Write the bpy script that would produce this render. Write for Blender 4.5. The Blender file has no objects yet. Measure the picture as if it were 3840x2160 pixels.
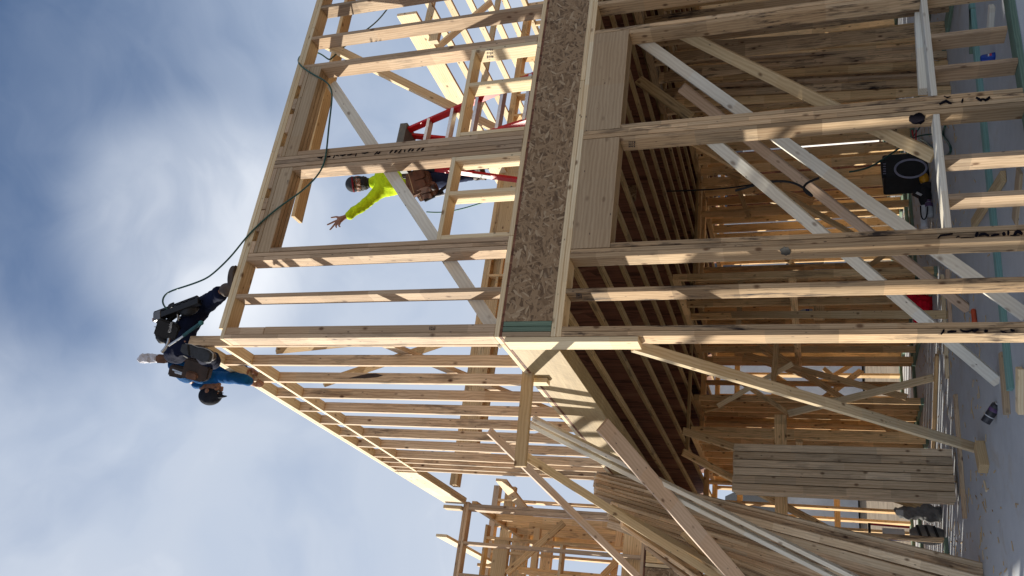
import bpy, bmesh, math, random
from mathutils import Vector, Matrix, Quaternion
random.seed(7)
scene = bpy.context.scene
C = scene.collection

# ------------------------------------------------------------------ camera
FPX, CAM = 3186.31, Vector((-2.1972, -5.0949, 1.3479))     # focal length in photo pixels, eye point
yaw, pitch, roll = 0.468038, 0.341638, -0.027197
FW = Vector((math.sin(yaw)*math.cos(pitch), math.cos(yaw)*math.cos(pitch), math.sin(pitch)))
_r = Vector((math.cos(yaw), -math.sin(yaw), 0)); _u = _r.cross(FW)
RT = _r*math.cos(roll) + _u*math.sin(roll)
UP = -_r*math.sin(roll) + _u*math.cos(roll)
cam_d = bpy.data.cameras.new('camera'); cam = bpy.data.objects.new('camera', cam_d); C.objects.link(cam)
cam_d.sensor_width = 36.0; cam_d.lens = 36.0*FPX/3840.0; cam_d.clip_end = 3000; cam_d.clip_start = 0.05
# the phone was held on its side: image right is world down
cx, cy, cz = -UP, RT, -FW
cam.matrix_world = Matrix(((cx.x, cy.x, cz.x, CAM.x), (cx.y, cy.y, cz.y, CAM.y), (cx.z, cy.z, cz.z, CAM.z), (0, 0, 0, 1)))
scene.camera = cam

def ray(px, py):
    return FW + UP*((1920-px)/FPX) + RT*((1080-py)/FPX)
def at(px, py, ax, val):
    d = ray(px, py); t = (val-CAM[ax])/d[ax]
    return CAM + d*t

# ------------------------------------------------------------------ sky and sun
SUN_EL = math.radians(27.0)
SUN_DIR = Vector((-0.64, 0.77, 0)).normalized()*math.cos(SUN_EL) + Vector((0, 0, math.sin(SUN_EL)))
SUN_AZ = math.atan2(SUN_DIR.x, SUN_DIR.y)
world = bpy.data.worlds.new('World'); scene.world = world; world.use_nodes = True
wn, wl = world.node_tree.nodes, world.node_tree.links
wn.clear()
def N(nt, kind, **kw):
    n = nt.nodes.new(kind)
    for k, v in kw.items(): setattr(n, k, v)
    return n
def math_n(nt, op, a, b=None, c=None, clamp=False):
    n = nt.nodes.new('ShaderNodeMath'); n.operation = op; n.use_clamp = clamp
    for i, v in enumerate((a, b, c)):
        if v is None: continue
        if isinstance(v, (int, float)): n.inputs[i].default_value = v
        else: nt.links.new(v, n.inputs[i])
    return n.outputs[0]
def mix_n(nt, fac, a, b, blend='MIX'):
    n = nt.nodes.new('ShaderNodeMix'); n.data_type = 'RGBA'; n.blend_type = blend; n.clamp_factor = True
    for sock, v in ((n.inputs[0], fac), (n.inputs[6], a), (n.inputs[7], b)):
        if isinstance(v, (int, float)): sock.default_value = v
        elif isinstance(v, tuple): sock.default_value = v if len(v) == 4 else (*v, 1)
        else: nt.links.new(v, sock)
    return n.outputs[2]
def ramp_n(nt, fac, stops, interp='LINEAR'):
    n = nt.nodes.new('ShaderNodeValToRGB'); n.color_ramp.interpolation = interp
    els = n.color_ramp.elements
    while len(els) < len(stops): els.new(0.5)
    for e, (p, c) in zip(els, stops):
        e.position = p; e.color = (c, c, c, 1) if isinstance(c, (int, float)) else (*c, 1)
    nt.links.new(fac, n.inputs[0]); return n.outputs[0]
def noise_n(nt, vec, scale, detail=3, rough=0.5, dist=0.0):
    n = nt.nodes.new('ShaderNodeTexNoise'); n.inputs['Scale'].default_value = scale
    n.inputs['Detail'].default_value = detail; n.inputs['Roughness'].default_value = rough
    n.inputs['Distortion'].default_value = dist
    if vec is not None: nt.links.new(vec, n.inputs['Vector'])
    return n.outputs['Fac']
def vmul(nt, vec, s):
    n = nt.nodes.new('ShaderNodeVectorMath'); n.operation = 'MULTIPLY'
    nt.links.new(vec, n.inputs[0]); n.inputs[1].default_value = s; return n.outputs[0]
def vadd(nt, vec, b):
    n = nt.nodes.new('ShaderNodeVectorMath'); n.operation = 'ADD'
    nt.links.new(vec, n.inputs[0])
    if isinstance(b, tuple): n.inputs[1].default_value = b
    else: nt.links.new(b, n.inputs[1])
    return n.outputs[0]

W = world.node_tree
sky = N(W, 'ShaderNodeTexSky', sky_type='NISHITA')
sky.sun_disc = False; sky.sun_elevation = SUN_EL; sky.sun_rotation = SUN_AZ
sky.altitude = 200; sky.air_density = 1.0; sky.dust_density = 0.3; sky.ozone_density = 4.0
tc = N(W, 'ShaderNodeTexCoord')
dirv = tc.outputs['Generated']
def lobe(px, py, width):                    # a cloud bank centred on one direction of the sky
    d = ray(px, py).normalized()
    n = W.nodes.new('ShaderNodeVectorMath'); n.operation = 'DOT_PRODUCT'
    nz = W.nodes.new('ShaderNodeVectorMath'); nz.operation = 'NORMALIZE'
    W.links.new(dirv, nz.inputs[0]); W.links.new(nz.outputs[0], n.inputs[0]); n.inputs[1].default_value = d
    mr = W.nodes.new('ShaderNodeMapRange'); mr.interpolation_type = 'SMOOTHERSTEP'
    W.links.new(n.outputs['Value'], mr.inputs[0])
    mr.inputs[1].default_value = math.cos(math.radians(width)); mr.inputs[2].default_value = 1.0
    return mr.outputs[0]
warp = W.nodes.new('ShaderNodeTexNoise'); warp.inputs['Scale'].default_value = 3.5; warp.inputs['Detail'].default_value = 3
W.links.new(dirv, warp.inputs['Vector'])
wofs = vmul(W, vadd(W, warp.outputs['Color'], (-.5, -.5, -.5)), (.5, .5, .5))
wd = vadd(W, vmul(W, dirv, (1.0, 1.0, 1.7)), wofs)
n1 = noise_n(W, wd, 2.6, 6, 0.5)
n2 = noise_n(W, vadd(W, wd, (3.1, 1.7, .4)), 9.0, 6, 0.6)
sepz = N(W, 'ShaderNodeSeparateXYZ'); W.links.new(dirv, sepz.inputs[0])
low = W.nodes.new('ShaderNodeMapRange'); W.links.new(sepz.outputs[2], low.inputs[0])
low.inputs[1].default_value = 0.88; low.inputs[2].default_value = 0.36
cov = math_n(W, 'ADD', math_n(W, 'MULTIPLY', n1, 0.95), math_n(W, 'MULTIPLY', n2, 0.14))
cov = math_n(W, 'ADD', cov, math_n(W, 'MULTIPLY', low.outputs[0], 0.55))
cov = math_n(W, 'ADD', cov, math_n(W, 'MULTIPLY', lobe(740, 860, 10), 0.40))
cov = math_n(W, 'ADD', cov, math_n(W, 'MULTIPLY', lobe(250, 2050, 16), 0.22))
cov = math_n(W, 'ADD', cov, math_n(W, 'MULTIPLY', lobe(500, 60, 14), 0.12))
cov = math_n(W, 'SUBTRACT', cov, math_n(W, 'MULTIPLY', lobe(0, 430, 20), 0.36))
cov = math_n(W, 'SUBTRACT', cov, math_n(W, 'MULTIPLY', lobe(150, 1100, 14), -0.10))
mask = ramp_n(W, cov, [(0.27, 0.0), (0.52, 0.28), (0.82, 0.72), (1.10, 0.97)], 'LINEAR')
brt = ramp_n(W, math_n(W, 'ADD', n1, math_n(W, 'MULTIPLY', lobe(760, 870, 10), 0.28)),
             [(0.30, (4.2, 4.9, 6.1)), (0.62, (4.9, 5.45, 6.4)), (0.85, (7.4, 7.7, 8.2))])
bg = N(W, 'ShaderNodeBackground'); bg.inputs['Strength'].default_value = 0.082
W.links.new(mix_n(W, mask, sky.outputs[0], brt), bg.inputs['Color'])
wo = N(W, 'ShaderNodeOutputWorld'); W.links.new(bg.outputs[0], wo.inputs['Surface'])
sun_d = bpy.data.lights.new('sun', 'SUN'); sun = bpy.data.objects.new('sun', sun_d); C.objects.link(sun)
sun_d.energy = 5.0; sun_d.angle = math.radians(0.6); sun_d.color = (1.0, 0.945, 0.83)
sun.rotation_euler = (-SUN_DIR).to_track_quat('-Z', 'Y').to_euler(); sun.location = (-20, 24, 18)
scene.view_settings.view_transform = 'Standard'; scene.view_settings.look = 'None'
scene.view_settings.exposure = 0.58; scene.view_settings.gamma = 1.0
scene.view_settings.use_curve_mapping = False
scene.cycles.max_bounces = 14; scene.cycles.diffuse_bounces = 10
scene.cycles.use_denoising = True

# ------------------------------------------------------------------ materials
def new_mat(name):
    m = bpy.data.materials.new(name); m.use_nodes = True; nt = m.node_tree
    b = nt.nodes['Principled BSDF']; b.inputs['Specular IOR Level'].default_value = 0.25
    return m, nt, b
def bump(nt, b, h, strength, dist=0.002):
    n = nt.nodes.new('ShaderNodeBump'); n.inputs['Strength'].default_value = strength
    n.inputs['Distance'].default_value = dist
    nt.links.new(h, n.inputs['Height']); nt.links.new(n.outputs[0], b.inputs['Normal'])
def wood(name, light, dark, seg=0.35, stain=0.0, knots=1.0, vary=0.35, warm=None, rough=0.75):
    """sawn softwood; the long axis of the board is its local X"""
    m, nt, b = new_mat(name)
    t = N(nt, 'ShaderNodeTexCoord'); oi = N(nt, 'ShaderNodeObjectInfo')
    rnd = oi.outputs['Random']
    cmb = N(nt, 'ShaderNodeCombineXYZ')
    for i, k in enumerate((61.0, 17.0, 29.0)): nt.links.new(math_n(nt, 'MULTIPLY', rnd, k), cmb.inputs[i])
    v = vadd(nt, t.outputs['Object'], cmb.outputs[0])
    grain = noise_n(nt, vmul(nt, v, (2.2, 62, 62)), 1.0, 5, 0.62, 0.25)
    broad = noise_n(nt, vmul(nt, v, (0.9, 9, 9)), 1.0, 3, 0.5, 0.6)
    rings = N(nt, 'ShaderNodeTexWave', wave_type='RINGS', rings_direction='X')
    nt.links.new(vmul(nt, v, (.35, 1, 1)), rings.inputs['Vector'])
    rings.inputs['Scale'].default_value = 22; rings.inputs['Distortion'].default_value = 5
    rings.inputs['Detail'].default_value = 2; rings.inputs['Detail Scale'].default_value = 0.7
    f = math_n(nt, 'ADD', math_n(nt, 'MULTIPLY', grain, .45), math_n(nt, 'MULTIPLY', broad, .40))
    f = math_n(nt, 'ADD', f, math_n(nt, 'MULTIPLY', rings.outputs['Fac'], .20))
    col = mix_n(nt, ramp_n(nt, f, [(0.32, 0.0), (0.72, 1.0)]), dark, light)
    # finger-jointed lengths of slightly different stock
    sx = N(nt, 'ShaderNodeSeparateXYZ'); nt.links.new(v, sx.inputs[0])
    cell = math_n(nt, 'FLOOR', math_n(nt, 'MULTIPLY', sx.outputs[0], 2.3))
    wn_ = N(nt, 'ShaderNodeTexWhiteNoise', noise_dimensions='1D'); nt.links.new(cell, wn_.inputs['W'])
    tone = math_n(nt, 'ADD', 1.0 - seg*0.5, math_n(nt, 'MULTIPLY', wn_.outputs['Value'], seg))
    tone = math_n(nt, 'MULTIPLY', tone, math_n(nt, 'ADD', 1.0 - vary*0.5, math_n(nt, 'MULTIPLY', rnd, vary)))
    cc = N(nt, 'ShaderNodeCombineColor')
    wh = N(nt, 'ShaderNodeTexWhiteNoise', noise_dimensions='1D')
    nt.links.new(math_n(nt, 'ADD', cell, math_n(nt, 'MULTIPLY', rnd, 91.0)), wh.inputs['W'])
    hs = math_n(nt, 'MULTIPLY', math_n(nt, 'SUBTRACT', wh.outputs['Value'], 0.5), 0.16)
    nt.links.new(tone, cc.inputs[0]); nt.links.new(math_n(nt, 'MULTIPLY', tone, math_n(nt, 'SUBTRACT', 1.0, math_n(nt, 'MULTIPLY', hs, .45))), cc.inputs[1])
    nt.links.new(math_n(nt, 'MULTIPLY', tone, math_n(nt, 'SUBTRACT', 1.0, hs)), cc.inputs[2])
    col = mix_n(nt, 1.0, col, cc.outputs[0], 'MULTIPLY')
    # knots
    vo = N(nt, 'ShaderNodeTexVoronoi'); vo.inputs['Scale'].default_value = 1.0
    nt.links.new(vmul(nt, v, (5.5, 9, 9)), vo.inputs['Vector'])
    kn = ramp_n(nt, vo.outputs['Distance'], [(0.07, 1.0), (0.115, 0.55), (0.17, 0.0)])
    kn = math_n(nt, 'MULTIPLY', kn, 0.85*knots)
    col = mix_n(nt, kn, col, (dark[0]*.28, dark[1]*.2, dark[2]*.16))
    if stain > 0:
        st = noise_n(nt, vmul(nt, v, (2.6, 16, 16)), 1.0, 6, 0.68, 0.3)
        patch = noise_n(nt, vmul(nt, v, (0.8, 1.5, 1.5)), 1.0, 2, 0.5)
        sf = math_n(nt, 'MULTIPLY', ramp_n(nt, st, [(0.50, 0.0), (0.62, 1.0)]), ramp_n(nt, patch, [(0.38, 0.0), (0.58, 1.0)]))
        col = mix_n(nt, math_n(nt, 'MULTIPLY', sf, stain), col, (0.035, 0.024, 0.02))
    # nail heads
    vn = N(nt, 'ShaderNodeTexVoronoi'); vn.inputs['Scale'].default_value = 1.0
    nt.links.new(vmul(nt, v, (7, 17, 17)), vn.inputs['Vector'])
    nf = ramp_n(nt, vn.outputs['Distance'], [(0.055, 0.8), (0.085, 0.0)])
    col = mix_n(nt, nf, col, (0.05, 0.035, 0.03))
    nt.links.new(col, b.inputs['Base Color']); b.inputs['Roughness'].default_value = rough
    bump(nt, b, f, 0.35, 0.0015)
    return m
FIR   = wood('sawn_fir', (.575, .425, .285), (.39, .262, .16), seg=.3, vary=.34, stain=.4)
FIRS  = wood('stained_fir', (.58, .42, .255), (.375, .24, .13), seg=.5, stain=1.0, vary=.45)
SPRUCE= wood('pale_spruce', (.80, .665, .455), (.61, .455, .26), seg=.10, vary=.2)
SPRS  = wood('stained_spruce', (.74, .56, .365), (.44, .29, .18), seg=.10, stain=.6, vary=.22, knots=1.2)
INNER = wood('warm_bounce_stud_wood', (.80, .565, .31), (.56, .355, .16), seg=.34, stain=.45, vary=.4)  # same fir in a warmer tone; bounced indoor light is put into its colour
GREYB = wood('weathered_board', (.74, .70, .60), (.60, .55, .46), seg=.05, vary=.16, knots=.8)
PINKB = wood('pinkish_board', (.64, .47, .34), (.50, .35, .24), seg=.05, vary=.1)
TANB  = wood('tan_board', (.60, .45, .26), (.45, .31, .16), seg=.05, vary=.2)
HEADR = wood('grey_header_wood', (.46, .35, .23), (.33, .235, .145), seg=.06, vary=.12, knots=.5)
GREEN = wood('treated_wood', (.19, .27, .205), (.10, .16, .12), seg=.12, vary=.3, knots=.3)
TEAL  = wood('teal_treated_wood', (.22, .38, .345), (.14, .27, .25), seg=.05, vary=.1, knots=.1)
BUNDLE = wood('pale_grey_studs', (.70, .56, .39), (.50, .37, .235), seg=.3, vary=.42, stain=.35)
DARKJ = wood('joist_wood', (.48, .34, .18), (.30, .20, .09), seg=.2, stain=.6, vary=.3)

def osb(name, base, dark, pale, scale=1.0):
    m, nt, b = new_mat(name)
    t = N(nt, 'ShaderNodeTexCoord'); o = t.outputs['Object']
    best = None; edge = None
    for i, ang in enumerate((0.2, 1.25, 2.25, 2.9)):
        mp = N(nt, 'ShaderNodeMapping'); nt.links.new(o, mp.inputs[0])
        mp.inputs['Rotation'].default_value = (0, 0, ang)
        mp.inputs['Location'].default_value = (i*3.7, i*1.9, 0)
        wv = vmul(nt, mp.outputs[0], (11*scale, 46*scale, 3))
        vo = N(nt, 'ShaderNodeTexVoronoi'); vo.inputs['Scale'].default_value = 1.0
        nt.links.new(wv, vo.inputs['Vector'])
        sp = N(nt, 'ShaderNodeSeparateColor'); nt.links.new(vo.outputs['Color'], sp.inputs[0])
        h, d = sp.outputs[0], vo.outputs['Distance']
        val = math_n(nt, 'SUBTRACT', h, math_n(nt, 'MULTIPLY', d, .35))
        tone = sp.outputs[1]
        if best is None: best, bt = val, tone
        else:
            g = math_n(nt, 'GREATER_THAN', val, best)
            mx = N(nt, 'ShaderNodeMix'); mx.data_type = 'FLOAT'
            nt.links.new(g, mx.inputs[0]); nt.links.new(bt, mx.inputs[2]); nt.links.new(tone, mx.inputs[3])
            bt = mx.outputs[0]; best = math_n(nt, 'MAXIMUM', val, best)
    col = ramp_n(nt, bt, [(0.0, dark), (0.35, base), (0.80, base), (0.97, pale)])
    fine = noise_n(nt, vmul(nt, o, (60, 60, 60)), 1.0, 4, .6)
    col = mix_n(nt, math_n(nt, 'MULTIPLY', fine, .45), col, (dark[0]*.7, dark[1]*.7, dark[2]*.7))
    sh = ramp_n(nt, best, [(0.35, 0.7), (0.62, 0.0)])
    col = mix_n(nt, sh, col, (dark[0]*.35, dark[1]*.3, dark[2]*.3))
    nt.links.new(col, b.inputs['Base Color']); b.inputs['Roughness'].default_value = .7
    bump(nt, b, best, 0.6, 0.003)
    return m
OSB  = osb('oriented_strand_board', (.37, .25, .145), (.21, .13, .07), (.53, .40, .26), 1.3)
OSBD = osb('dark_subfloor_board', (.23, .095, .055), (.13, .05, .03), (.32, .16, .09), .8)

def lvl_mat():
    m, nt, b = new_mat('laminated_veneer')
    t = N(nt, 'ShaderNodeTexCoord'); o = t.outputs['Object']
    mp = N(nt, 'ShaderNodeMapping'); nt.links.new(o, mp.inputs[0]); mp.inputs['Rotation'].default_value = (0, 0, .0)
    fine = noise_n(nt, vmul(nt, mp.outputs[0], (5, 70, 70)), 1.0, 4, .6, .6)
    mp2 = N(nt, 'ShaderNodeMapping'); nt.links.new(o, mp2.inputs[0]); mp2.inputs['Rotation'].default_value = (0, 0, .95)
    hatch = noise_n(nt, vmul(nt, mp2.outputs[0], (8, 110, 3)), 1.0, 2, .5)
    blot = noise_n(nt, vmul(nt, o, (1.4, 5, 5)), 1.0, 3, .5, .8)
    f = math_n(nt, 'ADD', math_n(nt, 'MULTIPLY', fine, .45), math_n(nt, 'ADD', math_n(nt, 'MULTIPLY', hatch, .35), math_n(nt, 'MULTIPLY', blot, .3)))
    col = ramp_n(nt, f, [(0.34, (.20, .135, .06)), (0.55, (.35, .25, .12)), (0.75, (.48, .37, .20))])
    nt.links.new(col, b.inputs['Base Color']); b.inputs['Roughness'].default_value = .55
    return m
LVL = lvl_mat()

def concrete():
    m, nt, b = new_mat('concrete')
    t = N(nt, 'ShaderNodeTexCoord'); o = t.outputs['Object']
    a = noise_n(nt, o, 1.1, 5, .55, .4); c = noise_n(nt, o, 9, 6, .65); d = noise_n(nt, o, 190, 3, .6)
    f = math_n(nt, 'ADD', math_n(nt, 'MULTIPLY', a, .45), math_n(nt, 'ADD', math_n(nt, 'MULTIPLY', c, .25), math_n(nt, 'MULTIPLY', d, .35)))
    col = ramp_n(nt, f, [(0.30, (.36, .375, .40)), (0.55, (.475, .495, .52)), (0.78, (.58, .595, .615))])
    trowel = noise_n(nt, vmul(nt, o, (1.2, 26, 1)), 1.0, 3, .6, .5)
    col = mix_n(nt, ramp_n(nt, trowel, [(0.62, 0.0), (0.75, .35)]), col, (.44, .445, .48))
    dust = noise_n(nt, vadd(nt, o, (7, 3, 0)), 2.3, 5, .7, .5)
    col = mix_n(nt, ramp_n(nt, dust, [(0.56, 0.0), (0.72, .55)]), col, (.40, .345, .28))
    nt.links.new(col, b.inputs['Base Color']); b.inputs['Roughness'].default_value = .82
    bump(nt, b, d, .3, .002)
    return m
CONC = concrete()
def dirt():
    m, nt, b = new_mat('bare_earth')
    t = N(nt, 'ShaderNodeTexCoord'); o = t.outputs['Object']
    f = noise_n(nt, o, 1.5, 9, .65)
    nt.links.new(ramp_n(nt, f, [(.3, (.14, .10, .065)), (.7, (.30, .235, .165))]), b.inputs['Base Color'])
    b.inputs['Roughness'].default_value = .95; bump(nt, b, f, .6, .05)
    return m
DIRT = dirt()
def plain(name, col, rough=.5, metal=0.0, var=.25, scale=18, spec=.4):
    m, nt, b = new_mat(name)
    t = N(nt, 'ShaderNodeTexCoord')
    f = noise_n(nt, t.outputs['Object'], scale, 5, .6)
    lo = tuple(c*(1-var) for c in col); hi = tuple(min(1, c*(1+var)) for c in col)
    nt.links.new(ramp_n(nt, f, [(.3, lo), (.7, hi)]), b.inputs['Base Color'])
    b.inputs['Roughness'].default_value = rough; b.inputs['Metallic'].default_value = metal
    b.inputs['Specular IOR Level'].default_value = spec
    return m

# ------------------------------------------------------------------ builders
def tag(o, label=None, cat=None, group=None, kind=None):
    if label: o['label'] = label
    if cat: o['category'] = cat
    if group: o['group'] = group
    if kind: o['kind'] = kind
    return o
def thing(name, label, cat, loc=(0, 0, 0), group=None):
    o = bpy.data.objects.new(name, None); C.objects.link(o); o.location = loc; o.empty_display_size = .2
    return tag(o, label, cat, group, 'thing')
def link(name, me, mat, parent=None, M=None):
    o = bpy.data.objects.new(name, me); C.objects.link(o)
    if mat is not None and not me.materials: me.materials.append(mat)
    M = M or Matrix.Identity(4)
    if parent is not None:
        o.parent = parent
        pm = Matrix.Identity(4); q = parent
        while q is not None:
            pm = q.matrix_basis @ pm; q = q.parent
        M = pm.inverted() @ M
    o.matrix_basis = M
    return o
_FACES = [(0, 1, 3, 2), (4, 6, 7, 5), (0, 4, 5, 1), (2, 3, 7, 6), (0, 2, 6, 4), (1, 5, 7, 3)]
def box_mesh(name, l, w, t, bev=0.0):
    me = bpy.data.meshes.new(name)
    vs = [(x*l/2, y*w/2, z*t/2) for x in (-1, 1) for y in (-1, 1) for z in (-1, 1)]
    me.from_pydata(vs, [], _FACES)
    bm = bmesh.new(); bm.from_mesh(me); bmesh.ops.recalc_face_normals(bm, faces=bm.faces)
    if bev: bmesh.ops.bevel(bm, geom=list(bm.edges), offset=bev, segments=1, affect='EDGES')
    bm.to_mesh(me); bm.free()
    return me
def frame(a, b, wdir):
    x = (Vector(b)-Vector(a)).normalized(); wd_ = Vector(wdir)
    y = (wd_ - x*wd_.dot(x)).normalized(); z = x.cross(y)
    mid = (Vector(a)+Vector(b))/2
    return Matrix(((x.x, y.x, z.x, mid.x), (x.y, y.y, z.y, mid.y), (x.z, y.z, z.z, mid.z), (0, 0, 0, 1)))
def stick(name, a, b, w, t, wdir, mat, parent=None, jit=0.0):
    """a board from a to b; w wide along wdir, t thick across it"""
    a, b = Vector(a), Vector(b)
    M = frame(a, b, wdir)
    if jit:
        M = M @ Matrix.Rotation(random.gauss(0, jit), 4, 'X')
        M.translation += Vector((random.gauss(0, .0006), random.uniform(-.004, .003), random.gauss(0, .0008)))
    return link(name, box_mesh(name, (b-a).length, w, t, .0025 if min(w, t) > .03 else 0), mat, parent, M)
def bx(name, x0, x1, y0, y1, z0, z1, mat, parent=None, jit=0.0):
    dims = [x1-x0, y1-y0, z1-z0]; c = Vector(((x0+x1)/2, (y0+y1)/2, (z0+z1)/2))
    order = sorted(range(3), key=lambda i: -dims[i])
    ax, wx, tx = order
    e = [Vector((1, 0, 0)), Vector((0, 1, 0)), Vector((0, 0, 1))]
    return stick(name, c-e[ax]*dims[ax]/2, c+e[ax]*dims[ax]/2, dims[wx], dims[tx], e[wx], mat, parent, jit)
T = .038
# ------------------------------------------------------------------ ground and slab
def sheet(name, x0, x1, y0, y1, z, mat, thick=0.0):
    me = bpy.data.meshes.new(name)
    if thick: me = box_mesh(name, x1-x0, y1-y0, thick)
    else:
        hx, hy = (x1-x0)/2, (y1-y0)/2
        me.from_pydata([(-hx, -hy, 0), (hx, -hy, 0), (hx, hy, 0), (-hx, hy, 0)], [], [(0, 1, 2, 3)])
    return link(name, me, mat, None, Matrix.Translation(((x0+x1)/2, (y0+y1)/2, z-thick/2)))
tag(sheet('ground', -600, 600, -600, 600, -.16, DIRT), kind='structure')
tag(sheet('slab', -5.2, 8.3, -.02, 9.9, 0, CONC, .155), kind='structure')

# ------------------------------------------------------------------ lower front wall
J = .004
fl = thing('stud_wall', 'ground-floor front stud wall with two tall window openings standing on the slab', 'stud wall', (0, 0, 0))
def fstud(x0, x1, z0=.038, z1=2.974, y0=0, y1=.14, name='stud', mat=FIRS): return bx(name, x0+.001, x1-.0015, y0, y1, z0, z1, mat, fl, J)
bx('bottom_plate', 0, 8.2, .002, .138, 0, .038, GREEN, fl)
bx('top_plate', 0, 4.3, 0, .14, 2.9745, 3.0115, SPRUCE, fl); bx('top_plate', 4.302, 8.2, 0, .14, 2.9745, 3.0115, SPRUCE, fl)
bx('top_plate', 0, 2.2, -.001, .14, 3.0125, 3.0495, SPRUCE, fl); bx('top_plate', 2.203, 8.2, -.001, .14, 3.0125, 3.0495, SPRUCE, fl)
for x0, x1 in ((0, .037), (.038, .075), (.324, .362), (.602, .639), (.640, .677), (1.625, 1.662), (1.663, 1.70), (2.669, 2.706), (2.975, 3.013), (3.38, 3.418), (3.79, 3.828), (4.20, 4.238), (4.6, 4.638)):
    fstud(x0, x1)
for x0, x1 in ((.678, .715), (1.587, 1.624), (1.701, 1.738), (2.631, 2.668)): fstud(x0, x1, z1=2.688, name='jack_stud')
bx('sill', .716, 1.586, .001, .141, .537, .575, GREYB, fl, J); bx('sill', 1.739, 2.63, .001, .141, .537, .575, GREYB, fl, J)
for x0 in (1.215, .92): fstud(x0, x0+.038, z1=.536, name='cripple_stud', mat=FIR)
for x0 in (2.235, ): fstud(x0, x0+.038, z0=.07, z1=.536, name='cripple_stud', mat=FIR)
for x0 in (1.95,): fstud(x0, x0+.038, z1=.536, name='cripple_stud', mat=FIR)
bx('header', .679, 1.623, 0.0, .043, 2.69, 2.9735, HEADR, fl); bx('header', .679, 1.623, .046, .089, 2.69, 2.9735, HEADR, fl); bx('header', .679, 1.623, .092, .135, 2.69, 2.9735, HEADR, fl)
bx('header', 1.702, 2.667, -.001, .043, 2.69, 2.9735, HEADR, fl); bx('header', 1.702, 2.667, .046, .089, 2.69, 2.9735, HEADR, fl); bx('header', 1.702, 2.667, .092, .135, 2.69, 2.9735, HEADR, fl)
# second lower front wall bay to the right, out of the frame
for x in (5.0, 5.41, 5.82, 6.22, 6.63, 7.04, 7.44, 7.85, 8.16): fstud(x, x+.038)

# ------------------------------------------------------------------ floor deck between the storeys
fd = thing('floor_deck', 'upper floor deck with strand board rim, deep wooden joists and dark subfloor underside', 'floor deck', (0, 0, 3.05))
bx('rim_board', .118, 4.86, .0, .03, 3.05, 3.404, OSB, fd); bx('rim_board', 4.863, 8.2, .0, .03, 3.05, 3.404, OSB, fd)
for x0, m in ((.001, HEADR), (.041, GREEN), (.081, GREEN)): bx('squash_block', x0, x0+.036, -.001, .10, 3.051, 3.403, m, fd)
for k in range(4):
    bx('edge_beam', .001+.0375*k, .0365+.0375*k, .104, 3.25, 3.052, 3.404, LVL, fd)
    bx('edge_beam', .001+.0375*k, .0365+.0375*k, 3.254, 9.6, 3.052, 3.404, LVL, fd)
def ijoist(x, y0, y1, parent):
    me = bpy.data.meshes.new('joist'); bm = bmesh.new()
    L = y1-y0
    for (w, z0, z1) in ((.058, 0, .036), (.010, .036, .318), (.058, .318, .352)):
        m_ = Matrix.Translation((0, 0, (z0+z1)/2)) @ Matrix.Diagonal((L, w, z1-z0, 1))
        fs = {f for v in bmesh.ops.create_cube(bm, size=1, matrix=m_)['verts'] for f in v.link_faces}
        for f in fs: f.material_index = 1 if w < .02 else 0
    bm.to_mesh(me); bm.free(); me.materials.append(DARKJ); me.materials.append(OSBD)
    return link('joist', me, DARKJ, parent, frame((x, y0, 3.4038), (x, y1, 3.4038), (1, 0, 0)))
for k in range(1, 21):
    x = .406*k - .06
    if x > 8.1: break
    ijoist(x, .032, 9.55, fd)
for k in range(8):
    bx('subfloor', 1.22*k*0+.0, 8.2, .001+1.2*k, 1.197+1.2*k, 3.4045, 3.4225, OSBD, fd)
for k, (y, xa, xb) in enumerate(((6.3, 1.0, 8.1), (3.2, 3.9, 6.8))):
    bx('strongback', xa, xb, y, y+.089, 3.012, 3.050, DARKJ, fd)
for x, y in ((3.2, 1.9), (1.5, 3.5), (2.75, 2.4)):
    bx('blocking_panel', x-.17, x+.17, y, y+.012, 3.09, 3.36, OSB, fd)

# ------------------------------------------------------------------ upper front wall
fu = thing('stud_wall', 'upper-storey front stud wall with two window openings above the strand board rim', 'stud wall', (0, 0, 3.4225))
def ustud(x0, x1, z0=3.4615, z1=5.7405, name='stud', mat=FIR, y1=.14): return bx(name, x0+.001, x1-.0015, 0, y1, z0, z1, mat, fu, J)
bx('bottom_plate', 0, .81, -.001, .14, 3.4235, 3.461, SPRUCE, fu); bx('bottom_plate', .8125, 2.6, -.001, .14, 3.4235, 3.461, SPRUCE, fu); bx('bottom_plate', 2.603, 8.2, -.001, .14, 3.4235, 3.461, SPRUCE, fu)
bx('top_plate', 0, 3.2, 0, .14, 5.741, 5.778, SPRUCE, fu); bx('top_plate', 3.203, 8.2, 0, .14, 5.741, 5.778, SPRUCE, fu)
bx('top_plate', .09, 1.78, .0, .14, 5.779, 5.816, SPRUCE, fu); bx('top_plate', 1.783, 8.2, .0, .14, 5.779, 5.816, SPRUCE, fu)
for x0, x1 in ((0, .037), (.357, .394), (.692, .729), (.731, .768), (1.605, 1.642), (1.644, 1.681), (1.683, 1.72), (2.712, 2.749), (3.047, 3.085), (3.44, 3.478), (3.86, 3.898), (4.26, 4.298), (4.67, 4.708), (5.07, 5.108), (5.48, 5.518), (5.9, 5.938), (6.3, 6.338), (6.7, 6.738), (7.1, 7.138), (7.5, 7.538), (8.16, 8.198)):
    ustud(x0, x1)
bx('blocking', .038, .10, .0, .089, 3.462, 5.38, FIR, fu); bx('blocking', .038, .098, .002, .089, 5.385, 5.7405, FIR, fu)
for x0, x1 in ((.77, .807), (1.566, 1.603), (1.722, 1.765), (2.673, 2.71)): ustud(x0, x1, z1=5.537, name='jack_stud')
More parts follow.
